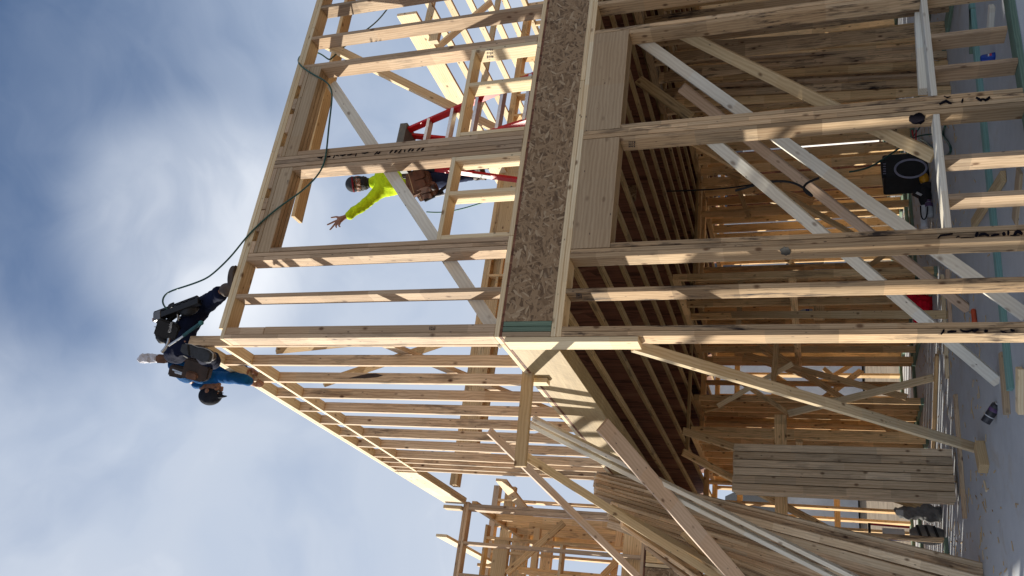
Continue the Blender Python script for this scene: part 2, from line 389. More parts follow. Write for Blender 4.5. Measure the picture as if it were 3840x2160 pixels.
for xa, xb in ((.77, 1.603), (1.722, 2.71)):
    for j in range(3): bx('header', xa, xb, .001+.0475*j, .0425+.0475*j, 5.538, 5.66, HEADR, fu)
    bx('header_plate', xa, xb, .0, .14, 5.662, 5.697, HEADR, fu)
    n = 4
    for k in range(n):
        xx = xa + (xb-xa-.2)*k/(n-1)
        bx('cripple_stud', xx, xx+.2 if k % 2 else xx+.11, 0, .14, 5.6985, 5.7400, FIR, fu)
    bx('sill', xa+.038, xb-.038, -.001, .139, 4.012, 4.05, SPRUCE, fu, J)
for x0 in (1.203, 2.267): ustud(x0, x0+.038, z1=4.011, name='cripple_stud', mat=SPRUCE)
bx('cripple_stud', 1.528, 1.565, 0, .14, 3.4615, 4.011, SPRUCE, fu, J); bx('cripple_stud', .808, .845, 0, .14, 3.4615, 4.011, SPRUCE, fu, J)
bx('cripple_stud', 1.766, 1.80, 0, .14, 3.4615, 4.011, SPRUCE, fu, J); bx('cripple_stud', 2.635, 2.672, 0, .14, 3.4615, 4.011, SPRUCE, fu, J)

# ------------------------------------------------------------------ upper left wall
lu = thing('stud_wall', 'upper-storey left stud wall of sunlit pale studs with a raised top plate', 'stud wall', (0, .14, 3.4225))
bx('bottom_plate', -.001, .089, .142, 4.02, 3.4235, 3.461, SPRUCE, lu)
bx('stud', 0, .089, .142, .178, 3.4615, 6.20, SPRS, lu)
bx('middle_plate', -.001, .089, .180, 4.02, 5.850, 5.887, SPRUCE, lu)
bx('top_plate', -.001, .089, .180, 4.05, 6.130, 6.166, SPRUCE, lu); bx('top_plate', -.001, .089, .36, 4.08, 6.168, 6.204, SPRUCE, lu)
for k in range(1, 10):
    y = .142 + .4085*k
    if y > 3.98: break
    bx('stud', 0, .089, y, y+.037, 3.4615, 5.849, SPRS, lu, J); bx('cripple_stud', 0, .089, y, y+.037, 5.888, 6.129, SPRS, lu, J)
for y in (3.62, 3.98): bx('stud', 0, .089, y, y+.037, 3.4615, 5.849, SPRS, lu, J); bx('cripple_stud', 0, .089, y, y+.037, 5.888, 6.129, SPRS, lu, J)

# ------------------------------------------------------------------ header beam over the gap in the left wall, and the wing
hb = thing('header_beam', 'sunlit wide header beam bridging the end of the left upper wall', 'beam', (0, 4.08, 5.87))
bx('beam', -.002, .04, 4.085, 5.73, 5.885, 6.20, SPRUCE, hb); bx('beam', .043, .085, 4.085, 5.73, 5.885, 6.20, SPRUCE, hb)
WY = 5.75
wf = thing('stud_wall', 'upper front stud wall of the wing at the left back', 'stud wall', (-2.5, WY, 3.4225))
bx('bottom_plate', -5.2, .0, WY, WY+.14, 3.4235, 3.461, FIR, wf); bx('top_plate', -5.2, .04, WY, WY+.14, 5.85, 5.887, FIR, wf); bx('top_plate', -5.2, .04, WY-.001, WY+.14, 5.889, 5.926, FIR, wf)
for x in (-.005, -.046, -.50, -.91, -1.32, -1.72, -2.13, -2.53, -2.94, -3.35, -3.75, -4.16, -4.57, -4.98): bx('stud', x-.019, x+.019, WY, WY+.14, 3.4615, 5.849, FIR, wf, J)
bx('plate_block', -.075, -.03, WY-.05, WY+.09, 5.93, 6.20, TANB, wf)
wd2 = thing('floor_deck', 'strand board floor rim of the wing behind the lumber stack', 'floor deck', (-2.5, WY, 3.05))
bx('rim_board', -5.2, -.62, WY, WY+.03, 3.052, 3.40, OSB, wd2); bx('rim_board', -.40, -.02, WY, WY+.03, 3.052, 3.40, OSB, wd2)
bx('squash_block', -.61, -.57, WY, WY+.1, 3.052, 3.40, SPRUCE, wd2); bx('squash_block', -.56, -.41, WY+.004, WY+.05, 3.052, 3.40, INNER, wd2)
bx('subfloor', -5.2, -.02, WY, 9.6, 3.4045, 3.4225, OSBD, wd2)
for k in range(12): ijoist(-.25-.406*k, WY+.032, 9.55, wd2)
for k in range(6): bx('plank', -3.0, -.11, WY+.15+.043*k, WY+.188+.043*k, 3.4625, 3.72+.012*(k % 3), INNER, wf)
wl_ = thing('stud_wall', 'ground-floor front stud wall of the wing behind the leaning lumber', 'stud wall', (-2.5, WY, 0))
bx('bottom_plate', -5.2, -.02, WY, WY+.14, 0, .038, GREEN, wl_); bx('top_plate', -5.2, -.02, WY, WY+.14, 2.974, 3.05, FIR, wl_)
for k in range(13): bx('stud', -.06-.406*k, -.022-.406*k, WY, WY+.14, .0385, 2.9735, FIRS, wl_, J)
# wing back walls
wb = thing('stud_wall', 'back wall of the wing upper storey with stacked headers and small openings', 'stud wall', (-1.5, 8.0, 3.42))
for (xa, xb, za, zb) in ((-5, .8, 6.29, 6.39), (-5, .8, 3.43, 3.47)): bx('plate', xa, xb, 8.0, 8.14, za, zb, FIR, wb)
for x in (.55, .15, -.27, -.68, -1.1, -1.5, -1.9, -2.3, -2.7, -3.1, -3.5, -3.9, -4.3): bx('stud', x, x+.038, 8.0, 8.14, 3.47, 6.289, INNER, wb, J)
for (xa, xb, za, zb) in ((-5, .8, 6.02, 6.19), (-5, .5, 5.70, 5.97), (-5, .2, 5.30, 5.47)): bx('header', xa, xb, 8.02, 8.12, za, zb, INNER, wb)
wb2 = thing('stud_wall', 'right side partition of the wing seen through its open front', 'stud wall', (.1, 7, 3.42))
for k in range(6): bx('stud', .0, .089, 6.2+.5*k, 6.238+.5*k, 3.47, 5.8, INNER, wb2, J)
bx('plate', -.001, .09, 5.92, 9.4, 5.805, 5.88, INNER, wb2)
for i, (pa, pb, Y) in enumerate((((2115, 1960), (1900, 2150), 6.4), ((2330, 1950), (2300, 2160), 7.0), ((2260, 2160), (2310, 2110), 6.9))):
    stick('brace', at(*pa, 1, Y), at(*pb, 1, Y), .09, .038, (0, 0, 1), INNER, wb2)

# ------------------------------------------------------------------ upper interior: wall at the back, ceiling joists
bu = thing('stud_wall', 'upper-storey cross wall with a deep header behind the ladder', 'stud wall', (3, 5.0, 3.42))
bx('top_plate', .09, 8.2, 5.0, 5.14, 5.75, 5.788, INNER, bu); bx('top_plate', .09, 8.2, 4.999, 5.14, 5.79, 5.85, INNER, bu)
for j in range(2):
    bx('header', 3.85, 5.1, 5.002+.072*j, 5.062+.072*j, 5.50, 5.749, TANB, bu)
    bx('header', .4, 2.75, 5.002+.072*j, 5.062+.072*j, 5.56, 5.749, INNER, bu)
for x in (.3, .36, 2.76, 2.80, 3.1, 3.45, 3.81, 5.11, 5.15, 5.55, 5.95, 6.35, 6.75, 7.15, 7.55, 8.1): bx('stud', x, x+.038, 5.0, 5.14, 3.46, 5.749, INNER, bu, J)
for xa, xb, z in ((2.84, 3.1, 5.60), (3.14, 3.45, 5.56), (3.49, 3.81, 5.63), (5.6, 5.95, 5.5), (6.0, 6.35, 5.45)): bx('blocking', xa, xb, 5.0, 5.14, z, z+.038, INNER, bu)
bx('bottom_plate', .09, 8.2, 5.0, 5.14, 3.4235, 3.461, INNER, bu)
bx('backing_board', 1.0, 3.8, 5.10, 5.138, 5.50, 5.748, TANB, bu)
cf = thing('ceiling_frame', 'sunlit ceiling joists running back over the upper storey at the right', 'ceiling joists', (6, 3, 5.85))
for k, (x, y0, hh) in enumerate(((4.90, 1.60, .26), (5.55, 1.9, .09), (6.05, 1.6, .10), (6.60, 2.1, .09), (7.15, 1.7, .10), (7.70, 2.0, .09))):
    bx('joist', x-.019, x+.019, y0, 7.0, 5.852 if k else 5.72, 5.852+hh if k else 5.98, SPRUCE, cf, .002)
bx('cross_beam', 4.92, 8.2, 2.3, 2.338, 5.944, 6.03, TANB, cf); bx('cross_beam', 4.92, 8.2, 4.2, 4.238, 5.944, 6.03, TANB, cf)
for x in (5.2, 6.3): stick('diagonal_web', (x, 2.6, 6.0), (x+.8, 2.65, 5.3), .09, .038, (0, 1, 0), SPRUCE, cf)
bx('end_block', 4.80, 5.10, 1.99, 2.06, 5.60, 5.72, SPRUCE, cf)
pk = thing('walk_plank', 'brown plank laid level just inside the top of the upper front wall', 'plank', (2.8, .6, 5.83))
stick('plank', (4.6, .50, 5.845), (1.46, .62, 5.845), .14, .038, (0, 1, 0), TANB, pk)
rw = thing('stud_wall', 'upper right outer stud wall with level sunlit rails, far beyond the window opening', 'stud wall', (8, 4, 3.42))
for k in range(22): bx('stud', 8.1, 8.19, .25+.42*k, .288+.42*k, 3.46, 5.74, SPRUCE, rw, J)
bx('top_plate', 8.099, 8.19, .15, 9.5, 5.741, 5.815, SPRUCE, rw); bx('rail', 8.05, 8.098, .15, 9.5, 4.9, 4.99, SPRUCE, rw)

stick('top_brace', at(1655, 2008, 1, 5.70), at(1865, 2123, 1, 8.0), .16, .038, (0, 0, 1), SPRUCE, wb2)
stick('top_brace', at(1880, 1800, 1, 6.2), at(1960, 1900, 1, 8.0), .16, .038, (0, 0, 1), SPRUCE, wb2)
bx('stud', -.62, -.58, 7.0, 7.09, 3.47, 6.1, INNER, wb2, J); bx('stud', -1.05, -1.01, 7.0, 7.09, 3.47, 6.1, INNER, wb2, J); bx('plate', -4, -.02, 7.0, 7.09, 5.2, 5.29, SPRUCE, wb2)

for k in range(9): bx('stud', -.30-.42*k, -.262-.42*k, 6.55, 6.69, 3.47, 5.3 if k % 2 else 5.84, INNER, wb, J)
bx('plate', -4.2, -.1, 6.55, 6.69, 5.843, 5.88, INNER, wb); bx('sill', -2.0, -.3, 6.54, 6.70, 4.7, 4.738, SPRUCE, wb); bx('header', -1.4, -.3, 6.56, 6.66, 5.5, 5.72, TANB, wb)
# ------------------------------------------------------------------ ground-floor interior walls
def wall_y(x, ya, yb, label, mat=INNER, sp=.406, d=.14, z1=3.05, skip=()):
    t = thing('stud_wall', label, 'stud wall', (x, (ya+yb)/2, 0))
    bx('bottom_plate', x, x+d, ya, yb, 0, .038, GREEN, t); bx('top_plate', x, x+d, ya, yb, z1-.076, z1-.001, mat, t)
    k, y = 0, ya
    while y < yb-.04:
        if k not in skip: bx('stud', x, x+d, y, y+.038, .0385, z1-.0765, mat, t, .006)
        y += sp; k += 1
    return t
def wall_x(y, xa, xb, label, mat=INNER, sp=.406, d=.14, z1=3.05, skip=()):
    t = thing('stud_wall', label, 'stud wall', ((xa+xb)/2, y, 0))
    bx('bottom_plate', xa, xb, y, y+d, 0, .038, GREEN, t); bx('top_plate', xa, xb, y, y+d, z1-.076, z1-.001, mat, t)
    k, x = 0, xa
    while x < xb-.04:
        if k not in skip: bx('stud', x, x+.038, y, y+d, .0385, z1-.0765, mat, t, .006)
        x += sp; k += 1
    return t
w1 = wall_y(4.3, .2, 3.4, 'near interior partition running back behind the right-hand window opening', mat=FIRS, sp=.30)
w2 = wall_y(5.4, .2, 9.4, 'long interior partition farther right with close-set studs', sp=.30)
w3 = wall_y(8.06, .2, 9.5, 'far right outer stud wall of the ground floor, its gaps showing daylight')
w4 = wall_x(6.35, 3.6, 5.35, 'cross partition in the dark middle of the ground floor', sp=.6)
w5 = wall_x(9.45, -5.2, 8.2, 'back stud wall of the ground floor with gaps of daylight', skip=(24,))
for (xa, xb, z) in ((.2, 2.1, 2.55), (.2, 2.1, 1.05), (2.7, 4.4, 2.62), (2.7, 4.4, 2.0)): bx('blocking', xa, xb, 9.40, 9.44, z, z+.09, INNER, w5)
w6 = wall_y(1.35, 6.7, 9.4, 'interior partition at the back behind the upright bundle of studs', sp=.36)
w7 = wall_x(7.6, 1.5, 3.3, 'short cross partition with a doubled stud near the back', sp=.33)
w8 = wall_y(2.75, 4.6, 7.55, 'middle interior partition behind the red bag', sp=.40, d=.089)
w9 = wall_x(8.3, -.1, 1.3, 'short back partition glimpsed under the leaning lumber', sp=.30)
w10 = wall_y(3.45, 6.4, 9.4, 'back partition beyond the dark joists', sp=.38)
for w, x in ((w8, 2.70), (w6, 1.31)):
    y0 = 4.6 if w is w8 else 6.7; y1 = 7.5 if w is w8 else 9.3
    bx('rail', x, x+.045, y0, y1, 1.55, 1.64, INNER, w)
shp = thing('sheathing_panel', 'tall strand board panel standing in the back of the ground floor', 'panel', (7.3, 9.3, 1.5))
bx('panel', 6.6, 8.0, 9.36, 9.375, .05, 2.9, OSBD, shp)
# ------------------------------------------------------------------ temporary braces and loose boards
def board(name, label, a, b, w, t, wdir, mat, cat='board', group=None):
    o = stick(name, a, b, w, t, wdir, mat)
    return tag(o, label, cat, group, 'thing')
S0 = lambda px, py: at(px, py, 2, 0.0)
FDIR = (0, 0, 1)
BG = 'temporary braces behind the front wall'
a = at(2418, 160, 1, .162); b = S0(3850, 1185)
board('brace_board', 'long pale grey brace from the right window header down to the slab', a + (a-b)*.015, b, .089, .037, (0, 0, 1), GREYB, 'brace', BG)
a = at(2683, 538, 1, .165); b = S0(3745, 1434)
board('brace_board', 'pale grey brace starting behind the thick middle post, its foot beside the teal plate', a + (a-b)*.02, b, .089, .037, (0, 0, 1), GREYB, 'brace', BG)
a = at(2555, 327, 1, .62); b = S0(3632, 1161)
board('brace_board', 'pinkish brace with a free cut top end, between the two pale grey braces', a, b, .089, .037, (0, 0, 1), PINKB, 'brace', BG)
a = at(2582, 138, 1, .30); b = at(3500, 588, 1, .19)
board('brace_board', 'tan brace on edge ending at the window sill rail', a + (a-b)*.04, b, .089, .037, (0, .8, 1), TANB, 'brace', BG)
a = at(2395, 300, 1, 1.0); b = at(2590, 440, 1, 1.0)
board('brace_board', 'short dark brown brace under the joists near the right window header', a, b, .089, .038, (0, 0, 1), DARKJ, 'brace', BG)
a = Vector((.005, .17, 2.52)); b = S0(3672, 1684)
board('brace_board', 'long brace from the corner post down to a block on the slab', a, b, .089, .038, (1, 0, .2), SPRUCE, 'brace')
board('corner_scab', 'short bright upright board nailed over the corner below the upper wall', (-.0205, .07, 3.38), (-.0205, .07, 2.445), .14, .037, (0, 1, 0), SPRUCE, 'board')
a = at(1267, 325, 1, .16); b = at(2005, 1490, 1, .16)
a = at(1245, 318, 1, .161); b = at(1893, 1290, 1, .161)
board('brace_board', 'grey diagonal brace across both upper window openings', a, b, .10, .037, (0, 0, 1), GREYB, 'brace')
a = Vector((3.155, .17, 5.73)); b = at(1721, 414, 1, 1.0); d = b-a; t_ = (3.43-a.z)/d.z
board('brace_board', 'sunlit brace slanting from the upper front wall down to its floor', a, a+d*t_, .089, .038, (1, 0, 0), SPRUCE, 'brace')
a = Vector((.03, 1.0, 5.6)); 
for i, (y0, z0, x1, y1, z1, lab) in enumerate(((.5, 5.6, 1.3, 2.6, 3.45, 'inner brace of the left upper wall nearest the corner'), (1.3, 5.6, 2.1, 3.4, 3.45, 'second inner brace of the left upper wall'),
        (.25, 4.6, .11, 2.3, 3.47, 'low diagonal brace on the inside of the left upper wall'), (4.0, 5.5, .11, 2.4, 3.47, 'counter diagonal brace on the inside of the left upper wall'))):
    board('brace_board', lab, (.115, y0, z0), (x1+.02, y1, z1), .089, .038, (0, 1, 0), TANB if i < 2 else SPRS, 'brace', 'inner braces of the left upper wall')
for i, (p, q, lab) in enumerate(((('J', 680, 240), ('J', 1130, 480), 'first'),)): pass
# outrigger and boards leaning outside the left wall
board('outrigger', 'level board sticking out of the left wall above the lumber stack', (.25, .725, 3.445), (-.72, .725, 3.405), .089, .038, (0, 0, 1), TANB, 'board')
board('outrigger_cleat', 'short pale cleat beside the foot of the outrigger board', (-.022, .83, 3.50), (-.022, .83, 3.30), .089, .038, (0, 1, 0), SPRUCE, 'board')
LG = 'boards leaning on the left side'
def lean(lab, top, bot, w, t, wd_, mat): return board('leaning_board', lab, top, bot, w, t, wd_, mat, 'board', LG)
lean('wide brown board leaning steeply in front of the lumber stack', at(2258, 1592, 0, -.10), S0(3640, 3170), .14, .038, (1, -.45, 0), PINKB)
a = at(1998, 1568, 0, -.07); b = S0(3700, 2408)
lean('pale long board leaning above the lumber stack, nearest the beam', a, b, .037, .089, (1, -.7, 0), GREYB)
a = at(1988, 1590, 0, -.09); b = S0(3700, 2452)
lean('second pale long board leaning just below its twin', a, b, .037, .089, (1, -.7, 0), GREYB)
lean('thin board with a knotty top end propped against the outrigger', at(1835, 1616, 0, -.30), S0(3560, 3310), .06, .038, (1, -.4, 0), PINKB)
lean('tan narrow board crossing behind the outrigger', at(1955, 1700, 0, -.35), S0(3640, 2765), .07, .038, (1, -.4, 0), TANB)
lean('brown narrow board half hidden under the wide leaning board', at(2560, 2000, 0, -.7), S0(3600, 2980), .05, .038, (1, -.4, 0), INNER)
# lumber stack
LS = 'long boards of the leaning lumber stack'
words = ['topmost', 'second', 'third', 'fourth', 'fifth', 'sixth', 'seventh', 'eighth', 'ninth', 'tenth', 'eleventh', 'twelfth', 'thirteenth', 'fourteenth', 'fifteenth', 'sixteenth', 'seventeenth', 'eighteenth', 'nineteenth', 'twentieth', 'twenty-first', 'twenty-second', 'twenty-third', 'twenty-fourth', 'twenty-fifth', 'twenty-sixth']
for i in range(26):
    if i < 8: tx, ty = 2232+random.uniform(-7, 7), 1772+13*i
    elif i < 14: tx, ty = 2284+random.uniform(-7, 7), 1786+13.5*i
    else: tx, ty = 2330+44*(i-14), 1945+26*(i-14)
    top = at(tx, ty, 1, 3.75-.025*i)
    bot = S0(3690+random.uniform(-8, 8)-.5*i, 2128+23*i+random.uniform(-5, 5)) + Vector((.42, .84, 0))*(-.012*i)
    board('lumber_board', f'{words[i]} board from the top in the long lumber stack leaning on the left wall', top, bot, .078, .036, (-.9, .43, 0), (BUNDLE, SPRS, BUNDLE, FIR)[i % 4], 'board', LS)
for i, (pt, pb, m) in enumerate((((2290, 1905), (3700, 2700), SPRUCE), ((2330, 1960), (3640, 2860), SPRS), ((2420, 2040), (3600, 2930), FIR))):
    board('lumber_board', ['loose pale board under the lumber stack', 'loose dull board lowest under the lumber stack', 'loose brown board at the outer foot of the lumber stack'][i], at(*pt, 0, -.55-.1*i), S0(*pb), .14, .037, (.45, .9, 0), m, 'board', LS)

# upright bundle of studs
BD = 'studs of the upright bundle'
x = .655
for i in range(6):
    for j in range(5):
        lab = f'{words[i]} stud from the right in the front layer of the upright bundle' if j == 0 else f'upright bundle stud, column {words[i]} from the right, layer {words[j]} from the front'
        dz = random.uniform(-.02, .02)
        o = board('bundle_stud', lab, (x-.0445, 4.57+.039*j-(random.uniform(0, .018) if j == 0 else 0), .04), (x-.0445-.01, 4.60+.039*j, 2.25+dz), (.081 if j == 0 else .0865), .036, (1, 0, 0), BUNDLE, 'stud', BD)
    x -= .0905
bx_r = thing('rail_board', 'level board fixed behind the upright bundle of studs', 'board', (.5, 5.2, 1.76))
bx('board', -.1, 1.2, 5.2, 5.238, 1.70, 1.84, INNER, bx_r)
for i, (a, b, lab) in enumerate((((.9, 5.0, 2.9), (.35, 6.2, 0.0), 'dark diagonal brace behind the upright bundle'), ((.75, 5.4, 2.95), (-.02, 6.6, .9), 'second dark diagonal brace behind the upright bundle'),
        ((3.0, 6.2, 2.9), (1.9, 3.9, .05), 'long thin brace crossing the dark room behind the corner post'), (at(2790, 1330, 1, 7.2), at(3400, 1490, 1, 6.6), 'slanting stick deep in the middle of the ground floor'),
        (S0(3502, 1416), at(2956, 1551, 1, 6.2), 'sunlit thin board lying tilted near the upright bundle'), ((2.9, 6.9, 2.2), (1.7, 7.5, .3), 'reddish slanting brace far back'),
        ((4.2, 3.6, 2.8), (3.6, 6.1, .1), 'dark brace leaning deep inside right of the middle partition'))):
    board('inner_brace', lab, a, b, .089, .038, (1, 0, .3), (INNER, INNER, TANB, INNER, SPRUCE, INNER, INNER, INNER)[i], 'brace', 'loose braces inside the ground floor')

# ------------------------------------------------------------------ boards and things on the slab
def flat(name, label, pa, pb, w, h, mat, cat='board', lift=0.0):
    a, b = S0(*pa), S0(*pb); a.z = b.z = h/2+lift
    return board(name, label, a, b, w, h, Vector((0, 0, 1)).cross(b-a), mat, cat)
flat('treated_plate', 'teal treated plate lying on the slab inside the front wall', (3800, 1462), (3652, 10), .089, .037, TEAL)
flat('loose_board', 'short grey board beside the teal plate by the adhesive tube', (3786, 1555), (3768, 1322), .089, .037, HEADR)
flat('loose_board', 'pale cut board at the very edge next to the teal plate end', (3836, 1550), (3836, 1380), .089, .038, SPRUCE)
flat('loose_board', 'long narrow board on the slab with a blue painted end', (3626, 1945), (3590, 1480), .06, .037, SPRS)
flat('loose_board', 'dark flat board farther back on the sunlit slab', (3505, 1700), (3520, 1330), .06, .037, INNER)
flat('loose_board', 'tan offcut with black stripes behind the left window sill', (3775, 660), (3660, 840), .089, .037, TANB, lift=.002)
flat('loose_board', 'wide grey green offcut on the slab beside the striped offcut', (3830, 640), (3812, 830), .12, .02, HEADR)
flat('loose_board', 'small pale offcut on the slab near the soda can', (3730, 20), (3722, 115), .085, .037, GREYB)
flat('loose_board', 'green treated offcut farther behind the soda can', (3655, 30), (3655, 200), .089, .037, GREEN)
flat('loose_board', 'pale slat lying between the bundle and the doorway', (3560, 1420), (3540, 1030), .05, .037, SPRUCE)
flat('loose_board', 'brown slat lying across the sunlit slab', (3575, 1290), (3560, 1010), .05, .037, PINKB)
o = flat('wood_block', 'rough wooden block at the foot of the long corner brace', (3690, 1668), (3708, 1760), .12, .075, TANB, 'block')
flat('wood_chip', 'thin pale splinter of wood beyond the wooden block', (3693, 1805), (3702, 1842), .02, .012, SPRUCE, 'splinter')
bx_l = board('sill_board', 'doubled weathered board lying along the right window sill', (1.92, .185, .595), (2.62, .185, .575), .075, .06, (0, 1, 0), GREYB)

w11 = wall_x(6.9, 3.6, 8.0, 'cross partition beyond the black box', sp=.5)
w12 = wall_y(2.1, 7.8, 9.4, 'back partition beside the sunlit thin board', sp=.3)
w13 = wall_x(8.75, -4.8, -.2, 'partition inside the wing seen under the lumber stack', sp=.406)

# studs stood upright side by side in the right-hand room
RB = 'studs stood side by side behind the right window opening'
for i in range(8):
    yy = 118 + 33*i
    a = at(3440, yy+3, 1, 2.6); a.z = .0; b = at(2700, yy+46-2*i, 1, 2.62 + .02*(i % 3)); a.y += random.uniform(-.02, .02)
    d = (b-a).normalized()
    board('standing_stud', f'{words[i]} from the right of the studs stood side by side in the right-hand room', a, a+d*(2.75+random.uniform(-.1, .12)), .087 if i % 3 != 2 else .037, .037, (1, 0, 0), (FIRS, INNER, FIR)[i % 3], 'stud', RB)

w14 = wall_x(8.9, 1.5, 2.75, 'close-set short partition in front of the back wall', sp=.155, d=.089)
for i, (p_, q_, Yq, lab) in enumerate((((2890, 1400), (3010, 1480), 8.6, 'first small diagonal in the far opening'), ((3080, 1500), (3230, 1390), 8.0, 'second small diagonal in the far opening'), ((2700, 640), (3050, 760), 6.2, 'brace far back under the dark joists'))):
    board('inner_brace', lab, at(*p_, 1, Yq), at(*q_, 1, Yq+.3), .089, .038, (0, 0, 1), INNER, 'brace', 'loose braces inside the ground floor')

w15 = wall_y(1.95, 6.9, 9.3, 'thin partition far behind the corner brace', sp=.24, d=.089)

rr = random.Random(21)
for k in range(22):
    Y = rr.uniform(5.8, 9.2); px, py = rr.uniform(2720, 3250), rr.uniform(420, 1560)
    a = at(px, py, 1, Y); a.z = max(.05, min(2.9, a.z)); b = a + Vector((rr.uniform(-.9, .9), rr.uniform(-.3, .3), rr.uniform(-1.3, 1.3))); b.z = max(.03, min(2.95, b.z))
    board('loose_stick', 'short stick or brace nailed among the far studs of the dark ground floor', a, b, .07, .036, (0, 0, 1), (INNER, TANB, SPRUCE)[k % 3], 'brace', 'small far braces of the ground floor')
# ------------------------------------------------------------------ people: one skinned body each, clothing as children
from mathutils import noise as mnoise
SKIN = plain('sunburnt_skin', (.27, .13, .082), .6, var=.25, scale=30)
def cloth(name, col, fold=.5, var=.3):
    m, nt, b = new_mat(name)
    t = N(nt, 'ShaderNodeTexCoord'); o = t.outputs['Object']
    a = noise_n(nt, o, 9, 4, .55, 1.2); c = noise_n(nt, o, 140, 3, .6)
    f = math_n(nt, 'ADD', math_n(nt, 'MULTIPLY', a, .75), math_n(nt, 'MULTIPLY', c, .25))
    lo = tuple(x*(1-var) for x in col); hi = tuple(min(1, x*(1+var)) for x in col)
    nt.links.new(ramp_n(nt, f, [(.3, lo), (.7, hi)]), b.inputs['Base Color']); b.inputs['Roughness'].default_value = .9
    b.inputs['Specular IOR Level'].default_value = .12
    bump(nt, b, a, fold, .02)
    return m
NEON = cloth('neon_yellow_shirt', (.52, .70, .015)); BLUE = cloth('bright_blue_shirt', (.006, .075, .22)); JEAN = cloth('dark_blue_denim', (.018, .026, .062)); JEAN2 = cloth('navy_denim', (.006, .009, .028))
HAIR = plain('black_hair', (.012, .010, .009), .8, var=.4, scale=60); CAPD = cloth('dark_cap_cloth', (.018, .02, .028)); CAPG = cloth('grey_cap_cloth', (.045, .048, .055)); REDC = cloth('red_headband', (.16, .015, .02))
LEATH = plain('brown_leather', (.13, .058, .03), .6, var=.45, scale=14); LEATHD = plain('dark_leather', (.035, .021, .017), .6, var=.5, scale=14); BLK = plain('black_nylon', (.010, .010, .012), .7, var=.3)
BOOT = plain('boot_leather', (.07, .048, .035), .6, var=.4); SOLE = plain('rubber_sole', (.035, .037, .042), .8, var=.35, scale=40); PALE = plain('pale_grey_plastic', (.55, .56, .57), .4, var=.08)
STEEL = plain('bare_steel', (.5, .5, .5), .3, 1.0, var=.15); RAGW = cloth('white_rag_cloth', (.62, .62, .68)); EYE = plain('eye_white', (.4, .38, .35), .3, var=.05); LIP = plain('lip_skin', (.22, .09, .07), .6)

def bake(me, mods):
    o = bpy.data.objects.new('tmp', me); C.objects.link(o)
    for kind, kw in mods:
        md = o.modifiers.new(kind, kind)
        for k, v in kw.items(): setattr(md, k, v)
    dg = bpy.context.evaluated_depsgraph_get(); dg.update()
    out = bpy.data.meshes.new_from_object(o.evaluated_get(dg)); bpy.data.objects.remove(o)
    return out
def skin(nodes, edges, root, sub=2):
    me = bpy.data.meshes.new('skin'); names = list(nodes); ix = {n: i for i, n in enumerate(names)}
    me.from_pydata([tuple(nodes[n][0]) for n in names], [(ix[a], ix[b]) for a, b in edges], [])
    o = bpy.data.objects.new('tmp', me); C.objects.link(o)
    md = o.modifiers.new('s', 'SKIN'); md.branch_smoothing = .6; md.use_smooth_shade = True
    for n, i in ix.items():
        r = nodes[n][1]; sv = me.skin_vertices[0].data[i]
        sv.radius = (r, r) if isinstance(r, (int, float)) else r
        sv.use_root = (n == root)
    ss = o.modifiers.new('sub', 'SUBSURF'); ss.levels = sub; ss.render_levels = sub
    dg = bpy.context.evaluated_depsgraph_get(); dg.update()
    out = bpy.data.meshes.new_from_object(o.evaluated_get(dg)); bpy.data.objects.remove(o)
    return out
def join(meshes):
    bm = bmesh.new()
    for m in meshes: bm.from_mesh(m)
    out = bpy.data.meshes.new('joined'); bm.to_mesh(out); bm.free(); out.materials.clear(); return out
def fuse(meshes, voxel):
    out = bake(join(meshes), [('REMESH', dict(mode='VOXEL', voxel_size=voxel, use_smooth_shade=True)), ('SMOOTH', dict(factor=.5, iterations=2))])
    out.materials.clear()
    return out
def shade(me):
    for p in me.polygons: p.use_smooth = True
    return me
def crumple(me, amp, freq, seed=0):
    me.update(); nrm = [v.normal.copy() for v in me.vertices]
    for v, n in zip(me.vertices, nrm):
        p = v.co*freq + Vector((seed, seed*.7, 0))
        v.co += n*amp*(mnoise.noise(p)+.6*abs(mnoise.noise(p*2.3)))
    return me
def basis(fwd, up):
    f = Vector(fwd).normalized(); u = Vector(up); u = (u-f*u.dot(f)).normalized(); r = f.cross(u)
    return r, f, u
def mat_of(c, fwd, up):
    r, f, u = basis(fwd, up); c = Vector(c)
    return Matrix(((r.x, f.x, u.x, c.x), (r.y, f.y, u.y, c.y), (r.z, f.z, u.z, c.z), (0, 0, 0, 1)))
def ball(c, s, M=None, seg=24, ring=16, sel=None):
    me = bpy.data.meshes.new('ball'); bm = bmesh.new()
    bmesh.ops.create_uvsphere(bm, u_segments=seg, v_segments=ring, radius=1)
    for v in bm.verts: v.co = Vector((v.co.x*s[0]+c[0], v.co.y*s[1]+c[1], v.co.z*s[2]+c[2]))
    if sel: bmesh.ops.delete(bm, geom=[v for v in bm.verts if not sel(v.co)], context='VERTS')
    if M: bmesh.ops.transform(bm, matrix=M, verts=bm.verts)
    bm.to_mesh(me); bm.free(); return shade(me)
